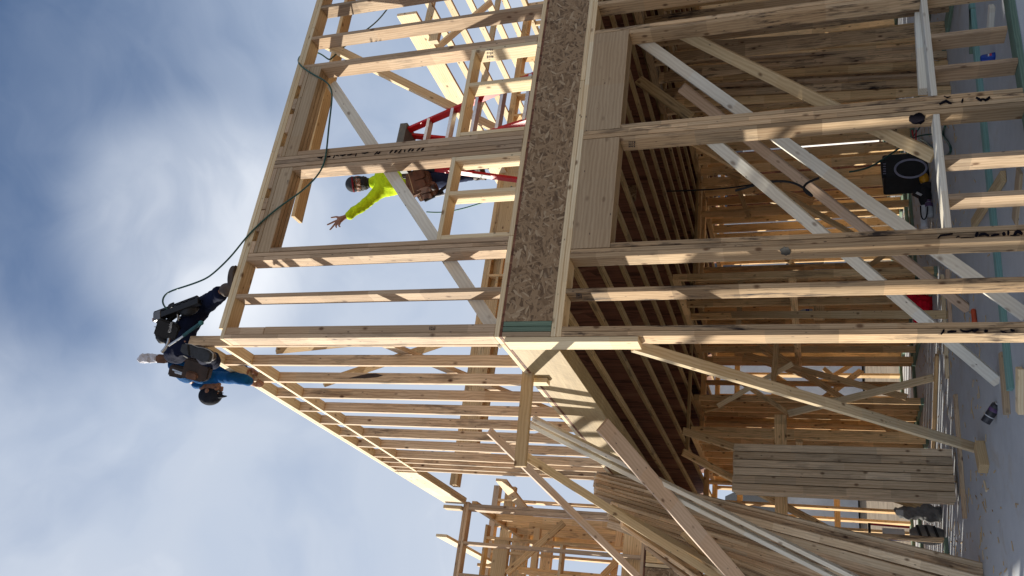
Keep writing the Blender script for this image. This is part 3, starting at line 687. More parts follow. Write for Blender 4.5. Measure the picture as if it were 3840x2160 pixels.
def head_meshes(M):                       # local frame: x right, y forward, z up; 0.23 m tall
    parts = [ball((0, -.005, .025), (.076, .095, .095), M), ball((0, .022, -.040), (.058, .066, .072), M), ball((0, .045, -.085), (.032, .038, .026), M)]
    parts += [ball((0, .098, -.012), (.012, .020, .026), M, 12, 8), ball((0, .104, -.026), (.017, .016, .012), M, 12, 8)]       # nose
    parts += [ball((s*.031, .080, .022), (.024, .014, .009), M, 12, 8) for s in (-1, 1)]                                           # brows
    parts += [ball((s*.040, .070, -.022), (.022, .018, .016), M, 12, 8) for s in (-1, 1)]                                          # cheeks
    parts += [ball((s*.077, -.005, -.005), (.010, .020, .032), M, 12, 8) for s in (-1, 1)]                                         # ears
    parts += [ball((0, .086, -.054), (.024, .012, .007), M, 12, 8), ball((0, .083, -.066), (.021, .012, .008), M, 12, 8)]          # lips
    return parts
def face_children(M, body):
    for s in (-1, 1):
        e = link('eye', ball((s*.031, .084, .004), (.013, .010, .008), M, 12, 8), EYE, body)
        link('pupil', ball((s*.031, .0925, .004), (.0055, .004, .0055), M, 10, 6), HAIR, e)
        link('eyebrow', ball((s*.032, .092, .024), (.022, .007, .0045), M, 10, 6), HAIR, body)
def tube(name, pts, r, mat, parent=None, res=8):
    cu = bpy.data.curves.new(name, 'CURVE'); cu.dimensions = '3D'; cu.bevel_depth = r; cu.bevel_resolution = 2; cu.resolution_u = res
    sp = cu.splines.new('NURBS'); sp.points.add(len(pts)-1); sp.use_endpoint_u = True; sp.order_u = 4 if len(pts) > 3 else 3
    for p, q in zip(sp.points, pts): p.co = (*q, 1)
    cu.use_fill_caps = True
    o = bpy.data.objects.new('tmp', cu); C.objects.link(o)
    dg = bpy.context.evaluated_depsgraph_get(); dg.update()
    me = bpy.data.meshes.new_from_object(o.evaluated_get(dg)); bpy.data.objects.remove(o); bpy.data.curves.remove(cu)
    me.materials.clear(); shade(me)
    return link(name, me, mat, parent)
def prism(outline, depth, M, bev=.004):
    """a flat outline in the local x-z plane given thickness along local y"""
    bm = bmesh.new(); vs = [bm.verts.new((x, -depth/2, z)) for x, z in outline]; f = bm.faces.new(vs)
    ex = bmesh.ops.extrude_face_region(bm, geom=[f]); bmesh.ops.translate(bm, vec=(0, depth, 0), verts=[g for g in ex['geom'] if isinstance(g, bmesh.types.BMVert)])
    bmesh.ops.recalc_face_normals(bm, faces=bm.faces)
    if bev: bmesh.ops.bevel(bm, geom=list(bm.edges), offset=bev, segments=2, affect='EDGES')
    bmesh.ops.transform(bm, matrix=M, verts=bm.verts)
    me = bpy.data.meshes.new('prism'); bm.to_mesh(me); bm.free(); return me
def lathe(profile, M, seg=20):
    bm = bmesh.new(); rows = []
    for r, z in profile: rows.append([bm.verts.new((r*math.cos(2*math.pi*k/seg), r*math.sin(2*math.pi*k/seg), z)) for k in range(seg)])
    for a, b in zip(rows, rows[1:]):
        for k in range(seg): bm.faces.new((a[k], a[(k+1) % seg], b[(k+1) % seg], b[k]))
    bm.faces.new(rows[0][::-1]); bm.faces.new(rows[-1])
    bmesh.ops.recalc_face_normals(bm, faces=bm.faces); bmesh.ops.transform(bm, matrix=M, verts=bm.verts)
    me = bpy.data.meshes.new('lathe'); bm.to_mesh(me); bm.free(); return me
def letters(text, M, size, mat, parent, name='lettering'):
    cu = bpy.data.curves.new(name, 'FONT'); cu.body = text; cu.size = size; cu.extrude = .0006; cu.align_x = 'CENTER'; cu.align_y = 'CENTER'
    o = bpy.data.objects.new('tmp', cu); C.objects.link(o); dg = bpy.context.evaluated_depsgraph_get(); dg.update()
    me = bpy.data.meshes.new_from_object(o.evaluated_get(dg)); bpy.data.objects.remove(o); bpy.data.curves.remove(cu); me.materials.clear()
    return link(name, me, mat, parent, M)
Bp = lambda x, y, Y: at(1000+x/2.415, 500+y/2.415, 1, Y)
Zp = lambda x, y, Y: at(500+x/2.898, 1030+y/2.898, 1, Y)
Wp = lambda x, y, Y: at(1200+x/3.39, 600+y/3.39, 1, Y)
def fingers(nodes, edges, wrist, palm, tips, r=.0095):
    """palm joint, then one three-joint chain per finger"""
    for i, pts in enumerate(tips):
        prev = palm
        for j, p in enumerate(pts):
            n = f'{palm}_f{i}_{j}'; nodes[n] = (p, r*(1.15-.14*j)); edges.append((prev, n)); prev = n

# ---- the man in the neon shirt, on the ladder
Y1 = 1.62
pe = thing('person', 'worker in neon yellow shirt on the red ladder, one arm stretched out with open hand', 'person', Bp(1900, 300, Y1))
nd, ed = {}, []
def P1(n, p, r): nd[n] = (Vector(p), r)
P1('pelvis', Bp(1375, 420, Y1), (.155, .115)); P1('belly', Bp(1255, 434, Y1), (.178, .13)); P1('chest', Bp(1085, 440, Y1), (.195, .135)); P1('collar', Bp(1000, 440, Y1), (.11, .085)); P1('neck', Bp(955, 447, Y1-.01), .058); P1('skull', Bp(880, 452, Y1-.03), .07)
P1('rsh', Bp(1012, 535, Y1), .066); P1('relb', Bp(880, 648, Y1-.02), .060); P1('rfore', Bp(800, 702, Y1-.05), .053); P1('rwr', Bp(722, 752, Y1-.08), .030)
P1('lsh', Bp(1000, 340, Y1), .066); P1('lelb', Bp(1170, 290, Y1-.05), .050); P1('lwr', Bp(1310, 300, Y1-.22), .034); P1('lhand', Bp(1350, 308, Y1-.28), .036)
P1('rhip', Bp(1405, 465, Y1), .098); P1('rknee', Bp(1660, 395, Y1-.06), .066); P1('rank', Bp(1900, 372, Y1+.02), .047)
P1('lhip', Bp(1405, 370, Y1), .098); P1('lknee', Bp(1680, 290, Y1-.06), .066); P1('lank', Bp(1925, 275, Y1+.02), .047)
body_e = [('pelvis', 'belly'), ('belly', 'chest'), ('chest', 'collar'), ('collar', 'neck'), ('neck', 'skull'), ('chest', 'rsh'), ('rsh', 'relb'), ('relb', 'rfore'), ('rfore', 'rwr'), ('chest', 'lsh'), ('lsh', 'lelb'), ('lelb', 'lwr'), ('lwr', 'lhand'),
          ('pelvis', 'rhip'), ('rhip', 'rknee'), ('rknee', 'rank'), ('pelvis', 'lhip'), ('lhip', 'lknee'), ('lknee', 'lank')]
bn = {k: (v[0], tuple(x*.70 for x in v[1]) if isinstance(v[1], tuple) else v[1]*(.78 if k[1:] in ('sh', 'hip', 'knee', 'elb') else .86)) for k, v in nd.items()}
be = list(body_e)
Yh = Y1-.10
bn['palm'] = (Wp(262, 752, Yh), (.040, .024)); be.append(('rwr', 'palm'))
F = lambda *pp: [Wp(x, y, Yh-.012*j) for j, (x, y) in enumerate(pp)]
fingers(bn, be, 'rwr', 'palm', [F((215, 722), (172, 728), (132, 735)), F((190, 778), (135, 805), (84, 828)), F((200, 800), (160, 850), (120, 895)), F((222, 806), (200, 838), (210, 862)), F((250, 806), (238, 835), (258, 852))], .0105)
hM = mat_of(Bp(822, 457, Y1-.03), FW*-1 + Vector((-.25, 0, -.25)), Vector((-.02, 0, 1)))
bd = link('body', shade(fuse([skin(bn, be, 'pelvis')] + head_meshes(hM), .0065)), SKIN, pe)
face_children(hM, bd)
link('beard', shade(crumple(fuse([ball((0, .040, -.074), (.074, .070, .052), hM), ball((0, .055, -.108), (.056, .050, .045), hM), ball((-.055, .01, -.03), (.022, .04, .05), hM), ball((.055, .01, -.03), (.022, .04, .05), hM), ball((0, .092, -.043), (.03, .014, .006), hM)], .006), .007, 60)), HAIR, bd)
link('cap', shade(fuse([ball((0, -.008, .045), (.086, .103, .085), hM, sel=None)], .008)), CAPG, bd)
link('headband', shade(ball((0, -.002, .048), (.0885, .108, .024), hM)), REDC, bd)
sh = {k: nd[k] for k in ('belly', 'chest', 'collar', 'rsh', 'relb', 'rfore', 'rwr', 'lsh', 'lelb', 'lwr')}
sh['hem'] = (Bp(1330, 424, Y1), (.158, .12)); sh['nk'] = (Bp(928, 449, Y1-.012), .074); sh['rwr'] = (Bp(712, 762, Y1-.085), .042); sh['lwr'] = (nd['lwr'][0], .042)
link('shirt', shade(crumple(skin(sh, [('hem', 'belly'), ('belly', 'chest'), ('chest', 'collar'), ('collar', 'nk'), ('chest', 'rsh'), ('rsh', 'relb'), ('relb', 'rfore'), ('rfore', 'rwr'), ('chest', 'lsh'), ('lsh', 'lelb'), ('lelb', 'lwr')], 'hem', 3), .014, 11)), NEON, bd)
tr = {k: nd[k] for k in ('pelvis', 'rhip', 'rknee', 'lhip', 'lknee', 'rank', 'lank')}
for k in ('rank', 'lank', 'rknee', 'lknee'): tr[k] = (tr[k][0], tr[k][1]*1.18)
link('jeans', shade(crumple(skin(tr, [('pelvis', 'rhip'), ('rhip', 'rknee'), ('rknee', 'rank'), ('pelvis', 'lhip'), ('lhip', 'lknee'), ('lknee', 'lank')], 'pelvis', 3), .012, 13, 3)), JEAN, bd)
for k in ('rank', 'lank'):
    p = nd[k][0]; bm_ = mat_of(p + Vector((0, -.06, -.055)), (0.15, -1, 0), (0, 0, 1))
    link('boot', shade(fuse([ball((0, .0, 0), (.050, .135, .045), bm_), ball((0, -.06, .05), (.055, .06, .075), bm_), ball((0, .0, -.03), (.052, .14, .018), bm_)], .008)), BOOT, bd)
# tool belt
tb = thing('tool_belt', 'brown leather tool belt with stitched pouches worn by the worker in neon yellow', 'tool belt', Bp(1330, 430, Y1))
ring = [Bp(1330, 428, Y1) + Vector((math.cos(a)*.178, math.sin(a)*.137, 0)) for a in [2*math.pi*k/14 for k in range(15)]]
tube('belt', ring, .022, LEATH, tb)
def pouch(c, w, h, d, fwd, up, mat, parent, pockets=True, name='pouch'):
    M = mat_of(c, fwd, up); out = [(-w/2, h/2), (w/2, h/2), (w/2*.96, -h*.3), (w*.3, -h/2), (-w*.3, -h/2), (-w/2*.96, -h*.3)]
    p = link(name, prism(out, d, M, .012), mat, parent)
    if pockets:
        for (ox, oz, s) in ((-w*.22, -h*.12, .42), (w*.2, -h*.05, .4)):
            ou = [(x*s+ox, z*s*1.2+oz) for x, z in out]
            q = link('pocket', prism(ou, .03, M @ Matrix.Translation((0, d/2+.012, 0)), .006), mat, p)
        link('stitching', prism([(-w*.42, h*.36), (w*.42, h*.36), (w*.42, h*.33), (-w*.42, h*.33)], .006, M @ Matrix.Translation((0, d/2+.001, 0)), .001), TANB, p)
    return p
_f = (-.35, -1, -.1)
pouch(Bp(1390, 440, Y1-.17), .25, .24, .09, _f, (-.35, 0, 1), LEATH, tb)
pouch(Bp(1455, 520, Y1-.12), .17, .23, .09, (-.9, -.6, 0), (-.3, .0, 1), LEATH, tb)
link('rivet', shade(ball((0, 0, 0), (.03, .03, .03), Matrix.Translation(Bp(1512, 490, Y1-.21)))), LEATHD, tb)
for i, (x, y, x2, y2) in enumerate(((1380, 590, 1500, 500), (1430, 610, 1600, 530), (1500, 575, 1640, 545), (1520, 560, 1660, 455))): tube('tool_handle', [Bp(x, y, Y1-.1), Bp((x+x2)/2, (y+y2)/2, Y1-.1), Bp(x2, y2, Y1-.1)], .016 if i % 2 else .010, BLK if i % 2 else STEEL, tb)
pouch(Bp(1265, 375, Y1-.14), .08, .09, .06, _f, (0, 0, 1), LEATHD, tb, False)

# ---- the ladder
RED = plain('red_fibreglass', (.52, .010, .014), .35, var=.15); ALU = plain('aluminium', (.62, .63, .66), .35, 1.0, var=.12); CAPP = plain('grey_ladder_cap', (.12, .125, .12), .6, var=.2)
STK = plain('grey_label', (.26, .25, .25), .5, var=.3, scale=60)
ld = thing('step_ladder', 'red step ladder with aluminium treads standing on the upper floor', 'ladder', (2.62, 1.2, 3.43))
zt = 5.20; xl, xr = 2.43, 2.80
prof = [(2.775, 1.13, zt), (2.86, .52, 3.43)], [(2.40, 1.13, zt), (2.32, .52, 3.43)], [(2.775, 1.22, zt), (2.83, 1.86, 3.43)], [(2.42, 1.22, zt), (2.42, 1.90, 3.43)]
for a, b in prof: 
    stick('rail', a, b, .072, .026, (0, 1, 0), RED, ld)
for k in range(1, 6):
    t = k/6.0
    for (ra, rb, nm) in ((prof[0], prof[1], 'tread'), (prof[2], prof[3], 'spreader') if k in (2, 4) else (None, None, None)):
        if ra is None: continue
        a = Vector(ra[0]).lerp(Vector(ra[1]), t); b = Vector(rb[0]).lerp(Vector(rb[1]), t)
        stick(nm, a, b, .085 if nm == 'tread' else .03, .03, (0, 1, 0), ALU, ld)
bx('cap', 2.36, 2.82, 1.06, 1.29, zt-.02, zt+.06, CAPP, ld)
ba, bb = Vector(prof[3][0]), Vector(prof[3][1]); bdir = (bb-ba).normalized()
for (t0, t1, m, txt) in ((.36, .46, STK, '44'), (.60, .78, STK, ''), (.86, .98, STK, ''), (.06, .16, BLK, '')):
    c = ba.lerp(bb, (t0+t1)/2) + Vector((-.0155, 0, 0)); L = (bb-ba).length*(t1-t0)
    st_ = stick('label_sticker', c-bdir*L/2, c+bdir*L/2, .062, .002, (0, 1, 0), m, ld)
    if txt: letters(txt, mat_of(c+Vector((-.002, 0, 0)), (0, 1, 0), bdir) @ Matrix.Identity(4), .05, BLK, st_)

# ---- the man crouching on the corner of the top plates
p2 = thing('person', 'worker in blue shirt crouching on the wall corner, bending to grip the top plate', 'person', (.2, .3, 5.82))
nd = {}
P1('pelvis', Zp(470, 690, .36), (.160, .125)); P1('belly', Zp(480, 830, .46), (.150, .125)); P1('chest', Zp(560, 1010, .68), (.165, .135)); P1('collar', Zp(660, 1120, .82), (.12, .10)); P1('neck', Zp(745, 1185, .88), .058); P1('skull', Zp(810, 1240, .92), .07)
P1('rsh', Zp(650, 1105, .70), .078); P1('relb', Zp(905, 1115, .85), .058); P1('rwr', at(500+1210/2.898, 1030+1130/2.898, 0, -.075), .034); P1('rhand', at(500+1318/2.898, 1030+1205/2.898, 0, -.045), (.038, .03))
P1('lsh', Zp(620, 1060, .95), .075); P1('lelb', Zp(900, 1040, 1.05), .055); P1('lwr', Zp(1180, 1030, 1.0), .034); P1('lhand', Zp(1285, 1035, .93), (.038, .03))
P1('lhip', Zp(560, 560, .30), .112); P1('lknee', Zp(765, 335, .36), .086); P1('lank', Zp(975, 185, .10), .058)
P1('rhip', Zp(590, 740, .28), .112); P1('rknee', Zp(900, 960, .50), .078); P1('rank', Zp(735, 860, .12), .056)
core = [('pelvis', 'belly'), ('belly', 'chest'), ('chest', 'collar'), ('collar', 'neck'), ('neck', 'skull'), ('chest', 'rsh'), ('rsh', 'relb'), ('relb', 'rwr'), ('rwr', 'rhand'), ('chest', 'lsh'), ('lsh', 'lelb'), ('lelb', 'lwr'), ('lwr', 'lhand'), ('pelvis', 'lhip'), ('lhip', 'lknee'), ('lknee', 'lank'), ('pelvis', 'rhip'), ('rhip', 'rknee'), ('rknee', 'rank')]
bn = {k: (v[0], tuple(x*.70 for x in v[1]) if isinstance(v[1], tuple) else v[1]*(.78 if k[1:] in ('sh', 'hip', 'knee', 'elb') else .86)) for k, v in nd.items()}
be = list(core)
for hn, sx in (('rhand', -1), ('lhand', 1)):
    c = nd[hn][0]
    fingers(bn, be, hn[0]+'wr', hn, [[c + Vector((sx*-.004, -.035+.024*i, -.03)), c + Vector((sx*-.03, -.038+.026*i, -.055-.004*(i == 1))), c + Vector((sx*-.055, -.036+.025*i, -.045))] for i in range(4)] + [[c + Vector((sx*-.02, -.05, -.005)), c + Vector((sx*-.045, -.055, -.01)), c + Vector((sx*-.065, -.05, -.012))]], .0105)
hM = mat_of(Zp(838, 1265, .95), Vector((-.35, .55, -.75)), Vector((-.45, .55, .45)))
hM = mat_of(Zp(845, 1268, .94), Vector((.30, .45, -.95))*.8 + FW*-.22, (Zp(850, 1350, .98)-Zp(760, 1160, .9)))
bd2 = link('body', shade(fuse([skin(bn, be, 'pelvis')] + head_meshes(hM), .0065)), SKIN, p2)
face_children(hM, bd2)
link('cap', shade(fuse([ball((0, -.008, .035), (.090, .108, .092), hM), ball((0, .085, .055), (.062, .06, .012), hM)], .007)), CAPD, bd2)
sh = {k: nd[k] for k in ('belly', 'chest', 'collar', 'rsh', 'relb', 'rwr', 'lsh', 'lelb', 'lwr')}
sh['belly'] = (Zp(525, 935, .58), (.160, .135)); sh['hem'] = (Zp(500, 880, .52), (.158, .13)); sh['nk'] = (Zp(775, 1212, .90), .078); sh['rwr'] = (nd['rwr'][0], .050); sh['lwr'] = (nd['lwr'][0], .050); sh['rcuff'] = (nd['rwr'][0].lerp(nd['rhand'][0], .5), .046); sh['lcuff'] = (nd['lwr'][0].lerp(nd['lhand'][0], .4), .046)
link('shirt', shade(crumple(skin(sh, [('hem', 'belly'), ('belly', 'chest'), ('chest', 'collar'), ('collar', 'nk'), ('chest', 'rsh'), ('rsh', 'relb'), ('relb', 'rwr'), ('rwr', 'rcuff'), ('chest', 'lsh'), ('lsh', 'lelb'), ('lelb', 'lwr'), ('lwr', 'lcuff')], 'hem', 3), .010, 11, 5)), BLUE, bd2)
tr = {k: nd[k] for k in ('pelvis', 'rhip', 'rknee', 'rank', 'lhip', 'lknee', 'lank')}
tr['top'] = (Zp(500, 900, .53), (.172, .15)); tr['mid'] = (Zp(478, 800, .44), (.172, .145)); tr['rank'] = (nd['rank'][0], .064); tr['lank'] = (nd['lank'][0], .068)
link('jeans', shade(crumple(skin(tr, [('top', 'mid'), ('mid', 'pelvis'), ('pelvis', 'rhip'), ('rhip', 'rknee'), ('rknee', 'rank'), ('pelvis', 'lhip'), ('lhip', 'lknee'), ('lknee', 'lank')], 'pelvis', 3), .014, 12, 9)), JEAN2, bd2)
bm_ = mat_of(Zp(1035, 130, .07) + Vector((.02, 0, -.02)), (.75, -.5, -.1), (0, 0, 1))
link('boot', shade(fuse([ball((0, .03, -.02), (.050, .13, .045), bm_), ball((0, -.05, .035), (.055, .06, .075), bm_), ball((0, .03, -.045), (.052, .138, .016), bm_)], .008)), BOOT, bd2)
# the other boot: its sole turned toward the viewer
sa, sb = Zp(535, 790, .03), Zp(840, 905, .03); ax = (sb-sa); Ls = ax.length
bm_ = mat_of((sa+sb)/2, ax, -FW)
sole = [(-.030, -.5*Ls), (.030, -.5*Ls), (.045, -.38*Ls), (.043, -.15*Ls), (.040, -.02*Ls), (.053, .2*Ls), (.052, .36*Ls), (.035, .48*Ls), (0, .51*Ls), (-.035, .48*Ls), (-.050, .34*Ls), (-.050, .15*Ls), (-.040, -.05*Ls), (-.043, -.3*Ls)]
Ms = Matrix(((bm_.col[0][0], bm_.col[2][0], bm_.col[1][0], bm_.col[3][0]), (bm_.col[0][1], bm_.col[2][1], bm_.col[1][1], bm_.col[3][1]), (bm_.col[0][2], bm_.col[2][2], bm_.col[1][2], bm_.col[3][2]), (0, 0, 0, 1)))
bt = link('boot', shade(fuse([ball((0, .04, -.06), (.050, .11, .05), bm_), ball((0, -.06, -.08), (.050, .06, .07), bm_)], .008)), BOOT, bd2)
link('sole', prism(sole, .028, Ms @ Matrix.Translation((0, -.004, 0)), .006), SOLE, bt)
link('welt', prism([(x*1.05, z*1.02) for x, z in sole], .008, Ms @ Matrix.Translation((0, -.020, 0)), .002), PALE, bt)
link('heel', prism([(x*.96, z*.96) for x, z in sole if z < -.1*Ls], .016, Ms @ Matrix.Translation((0, .016, 0)), .004), SOLE, bt)
# belt, pouches, hammer, rag, nail gun
tb2 = thing('tool_belt', 'dark tool belt with black pouch and brown holster on the worker at the corner', 'tool belt', Zp(450, 750, .4))
wc = Zp(470, 790, .42); wax = (Zp(480, 830, .46)-Zp(470, 690, .36)).normalized()
r_, f_, u_ = basis(Vector((0, -1, 0)), wax)
tube('belt', [wc + r_*math.cos(a)*.185 + f_*math.sin(a)*.155 for a in [2*math.pi*k/14 for k in range(15)]], .024, BLK, tb2)
bp = pouch(Zp(388, 600, .21), .15, .20, .10, -FW, (.35, 0, 1), BLK, tb2, False)
link('flap', shade(crumple(fuse([ball((0, 0, 0), (.07, .05, .07), mat_of(Zp(335, 665, .27), -FW, (0, 0, 1))), ball((0, 0, 0), (.05, .05, .06), mat_of(Zp(330, 580, .24), -FW, (0, 0, 1)))], .008), .012, 25)), BLK, bp)
up_t = (Zp(405, 540, .14)-Zp(395, 605, .14)).normalized(); rgt = up_t
c_t = Zp(402, 572, .152)
zz = -FW; yy = zz.cross(rgt).normalized(); zz = rgt.cross(yy)
letters('Diablo', Matrix(((rgt.x, yy.x, zz.x, c_t.x), (rgt.y, yy.y, zz.y, c_t.y), (rgt.z, yy.z, zz.z, c_t.z), (0, 0, 0, 1))), .036, PALE, bp)
def pouch_at(x, y, Y, w, h, d, up, mat, name='pouch'): return pouch(Zp(x, y, Y), w, h, d, -FW, up, mat, tb2, False, name)
pouch_at(700, 1040, .36, .17, .22, .09, Zp(600, 1000, .36)-Zp(800, 1080, .36), LEATHD)
pouch_at(645, 1095, .34, .07, .10, .06, Zp(600, 1075, .36)-Zp(690, 1110, .36), LEATH)
pouch_at(500, 1055, .42, .10, .16, .08, Zp(440, 1040, .36)-Zp(560, 1080, .36), LEATHD)
pouch_at(325, 915, .45, .075, .11, .07, (.1, 0, 1), LEATH, 'holster')
for (x, y, x2, y2) in ((430, 1030, 560, 1080), (455, 1060, 560, 1090)): tube('tool_shaft', [Zp(x, y, .33), Zp((x+x2)/2, (y+y2)/2, .33), Zp(x2, y2, .33)], .008, STEEL, tb2)
tube('snap_hook', [Zp(485, 430, .2), Zp(488, 462, .2), Zp(500, 480, .2), Zp(510, 470, .2), Zp(498, 455, .2)], .006, STEEL, tb2)
rg = tag(link('work_rag', shade(crumple(fuse([ball((0, 0, -.03), (.040, .03, .075), mat_of(Zp(180, 912, .45), -FW, (.05, 0, 1))), ball((0, 0, .03), (.042, .03, .075), mat_of(Zp(180, 912, .45), -FW, (.05, 0, 1)))], .007), .012, 30)), RAGW), 'white rag stuffed upright in the brown leather holster', 'rag', None, 'thing')
mk = tag(link('marker_pen', lathe([(.004, -.04), (.009, -.038), (.009, .015), (.006, .018), (.003, .045)], mat_of(Zp(270, 570, .2), (0, 1, 0), (.1, 0, 1)), 10), PALE), 'white marker pen with dark tip poking out of the black pouch', 'pen', None, 'thing')
hm = thing('hammer', 'hammer with a teal grip hanging behind the worker on the corner', 'hammer', Zp(560, 660, .12))
ha, hb_, hc = Zp(735, 525, .10), Zp(545, 665, .12), Zp(385, 770, .14)
tube('grip', [ha, ha.lerp(hb_, .5)+Vector((.004, 0, 0)), hb_], .0145, plain('teal_rubber', (.015, .075, .09), .6), hm); link('butt', shade(ball((0, 0, 0), (.02, .02, .024), Matrix.Translation(ha))), plain('teal_rubber_end', (.03, .16, .17), .6), hm)
tube('shaft', [hb_, hb_.lerp(hc, .5), hc], .010, STEEL, hm)
tube('head', [hc + Vector((-.06, 0, .05)), hc, hc + Vector((.06, .0, .02))], .014, STEEL, hm)
# nail gun on its hook
ng = thing('nail_gun', 'black framing nailer with a long magazine hanging at the crouching worker hip', 'nail gun', Zp(480, 400, .15))
na, nb = Zp(250, 470, .16), Zp(720, 290, .16); nd_ = (nb-na).normalized()
perp = (Zp(350, 300, .16)-Zp(400, 470, .16)).normalized()
GUN = plain('black_gun_metal', (.014, .014, .017), .45, .3, var=.3)
stick('magazine', na, nb, .055, .05, perp, GUN, ng)
stick('rail', na+perp*.055, nb+perp*.052, .018, .03, perp, GUN, ng)
for t in (.02, .30, .48, .64, .80, .97): stick('rib', na.lerp(nb, t)+perp*.02, na.lerp(nb, t)+perp*.06, .02, .03, nd_, GUN, ng)
stick('nose', na-nd_*.01, na+nd_*.06, .085, .06, perp, plain('gun_metal_grey', (.16, .16, .17), .4, .6), ng)
stick('nail_tip', na-nd_*.035-perp*.01, na+nd_*.01-perp*.01, .03, .02, perp, plain('copper_nails', (.35, .14, .08), .4, .8), ng)
link('motor_housing', shade(fuse([ball((0, 0, 0), (.05, .05, .085), mat_of(Zp(610, 385, .2), -FW, nd_))], .008)), GUN, ng)
tube('hook', [Zp(400, 372, .15), Zp(372, 340, .15), Zp(385, 328, .15), Zp(440, 308, .15)], .008, GUN, ng)
tube('hanger', [Zp(480, 410, .18), Zp(483, 470, .2), Zp(490, 500, .22)], .008, STEEL, ng)
stick('grip_arm', Zp(380, 500, .2), Zp(660, 300, .2), .03, .03, perp, GUN, ng)
# air hose of the nail gun
HOSE = plain('green_rubber_hose', (.018, .075, .058), .45, var=.25)
RX = lambda x, y, Y: at(x, y, 1, Y)
ah = tube('air_hose', [Zp(375, 385, .15), Zp(318, 330, .14), Zp(312, 260, .12), Zp(370, 185, .10), Zp(560, 130, .06), Zp(760, 60, .03), Zp(860, 0, .0), RX(870, 960, -.02), RX(910, 905, -.012), RX(960, 850, -.012), RX(1045, 775, -.014), RX(1110, 735, -.014), RX(1175, 680, -.014), RX(1215, 625, -.02), RX(1226, 560, -.014), RX(1232, 480, -.014), RX(1245, 380, -.014), RX(1246, 335, -.014), RX(1225, 305, -.014), RX(1190, 288, -.014), RX(1140, 258, -.012), RX(1118, 236, -.006), RX(1117, 216, .06), RX(1150, 190, .17), RX(1200, 197, .2), RX(1228, 222, .21), RX(1240, 226, .22), RX(1280, 180, .3), RX(1385, 105, .5), RX(1440, 60, .9), RX(1500, -40, 1.1)], .0075, HOSE, None, 10)
tag(ah, 'dark green air hose looping from the nail gun over the front wall top', 'hose', None, 'thing')
ah2 = tube('air_hose', [RX(1600, 795, 2.0), RX(1650, 799, 2.0), RX(1700, 792, 2.0), RX(1790, 768, 1.8), RX(1850, 745, 1.7), RX(1920, 700, 1.6)], .008, plain('teal_hose', (.01, .12, .12), .5), None, 8)
tag(ah2, 'short run of teal hose glimpsed through the left upper window opening', 'hose', None, 'thing')
# ------------------------------------------------------------------ things on the slab and in the room
PURP = plain('purple_label', (.09, .045, .12), .4); WHITEP = plain('white_pvc', (.62, .63, .66), .35, var=.06); YEL = plain('yellow_plastic', (.62, .30, .02), .4, var=.1); BLUEC = plain('blue_can_paint', (.012, .05, .30), .25, .3, var=.1); REDP = plain('red_paint', (.45, .02, .03), .4, var=.15); ORNG = plain('orange_paint', (.50, .075, .025), .6, var=.2)
LILAC = plain('lilac_plastic', (.27, .27, .36), .35, var=.08); CLEAR = plain('cloudy_plastic', (.42, .44, .46), .25, var=.1); REDB = cloth('red_nylon_bag', (.62, .008, .025), .9); GREYS = cloth('grey_sack_cloth', (.20, .20, .20), .9)
sb_ = thing('speaker_box', 'black box with a pale lilac ring on its front, standing far back on the slab', 'box', (4.2, 4.6, 0))
bmb = box_mesh('box', .42, .32, .50, .02)
SBM = Matrix.Translation((4.20, 4.70, .25)) @ Matrix.Rotation(.25, 4, 'Z')
link('cabinet', bmb, BLK, sb_, SBM)
c = at(3415, 632, 1, 4.42); d1 = Vector((.62, -.35, .1)).normalized()
ring = []
for k in range(25):
    a = 2*math.pi*k/24; ring.append(c + Vector((.118*math.cos(a), -.02*math.cos(a), .175*math.sin(a))))
tube('ring', ring, .013, LILAC, sb_)
stick('handle', (4.05, 4.52, .515), (4.32, 4.58, .515), .03, .03, (0, 1, 0), BLK, sb_)
for k in range(5): stick('grille_bar', at(3312, 615+9*k, 1, 4.5), at(3322, 615+9*k, 1, 4.5), .012, .008, (1, 0, 0), LILAC, sb_)
pt = thing('power_tool', 'yellow and black cordless power tool lying beside the black box', 'power tool', (3.8, 4.6, 0))
A = lambda x, y, Y=4.5: at(x, y, 1, Y)
link('motor', shade(fuse([ball((0, 0, 0), (.085, .06, .055), Matrix.Translation(A(3465, 670)))], .008)), YEL, pt)
link('body', shade(fuse([ball((0, 0, 0), (.17, .06, .075), Matrix.Translation(A(3468, 735))), ball((0, 0, 0), (.06, .06, .09), Matrix.Translation(A(3478, 700)))], .009)), BLK, pt)
stick('battery', A(3432, 712), A(3458, 725), .12, .09, (1, 0, 0), BLK, pt); stick('battery_label', A(3436, 722, 4.44), A(3456, 732, 4.44), .03, .004, (1, 0, 0), PALE, pt)
tube('nozzle', [A(3463, 775), A(3464, 815), A(3466, 855)], .042, WHITEP, pt)
tube('strap', [A(3452, 772, 4.4), A(3452, 810, 4.4), A(3462, 832, 4.4), A(3478, 815, 4.4), A(3478, 775, 4.4)], .008, BLK, pt)
cn = thing('spray_can', 'clear bottle with a purple cap label lying by the window sill end', 'bottle', (3.4, 4.35, 0))
p, q = S0(3500, 757), S0(3500, 815); p.z = q.z = .045; CM = mat_of((p+q)/2, (0, -1, 0), q-p)
link('bottle', shade(lathe([(.03, -.10), (.043, -.09), (.043, .07), (.03, .1)], CM)), CLEAR, cn); link('label', shade(lathe([(.0445, -.085), (.0445, -.03)], CM)), PURP, cn); link('cap', shade(lathe([(.032, -.13), (.032, -.10)], CM)), PURP, cn)
sc = thing('soda_can', 'blue soda can lying on the slab beyond the right window opening', 'soda can', (2.66, .8, 0))
p, q = S0(3737, 185), S0(3722, 243); p.z = q.z = .034; ctr = (p+q)/2; CM = mat_of(ctr, (0, -1, .3), p-q)
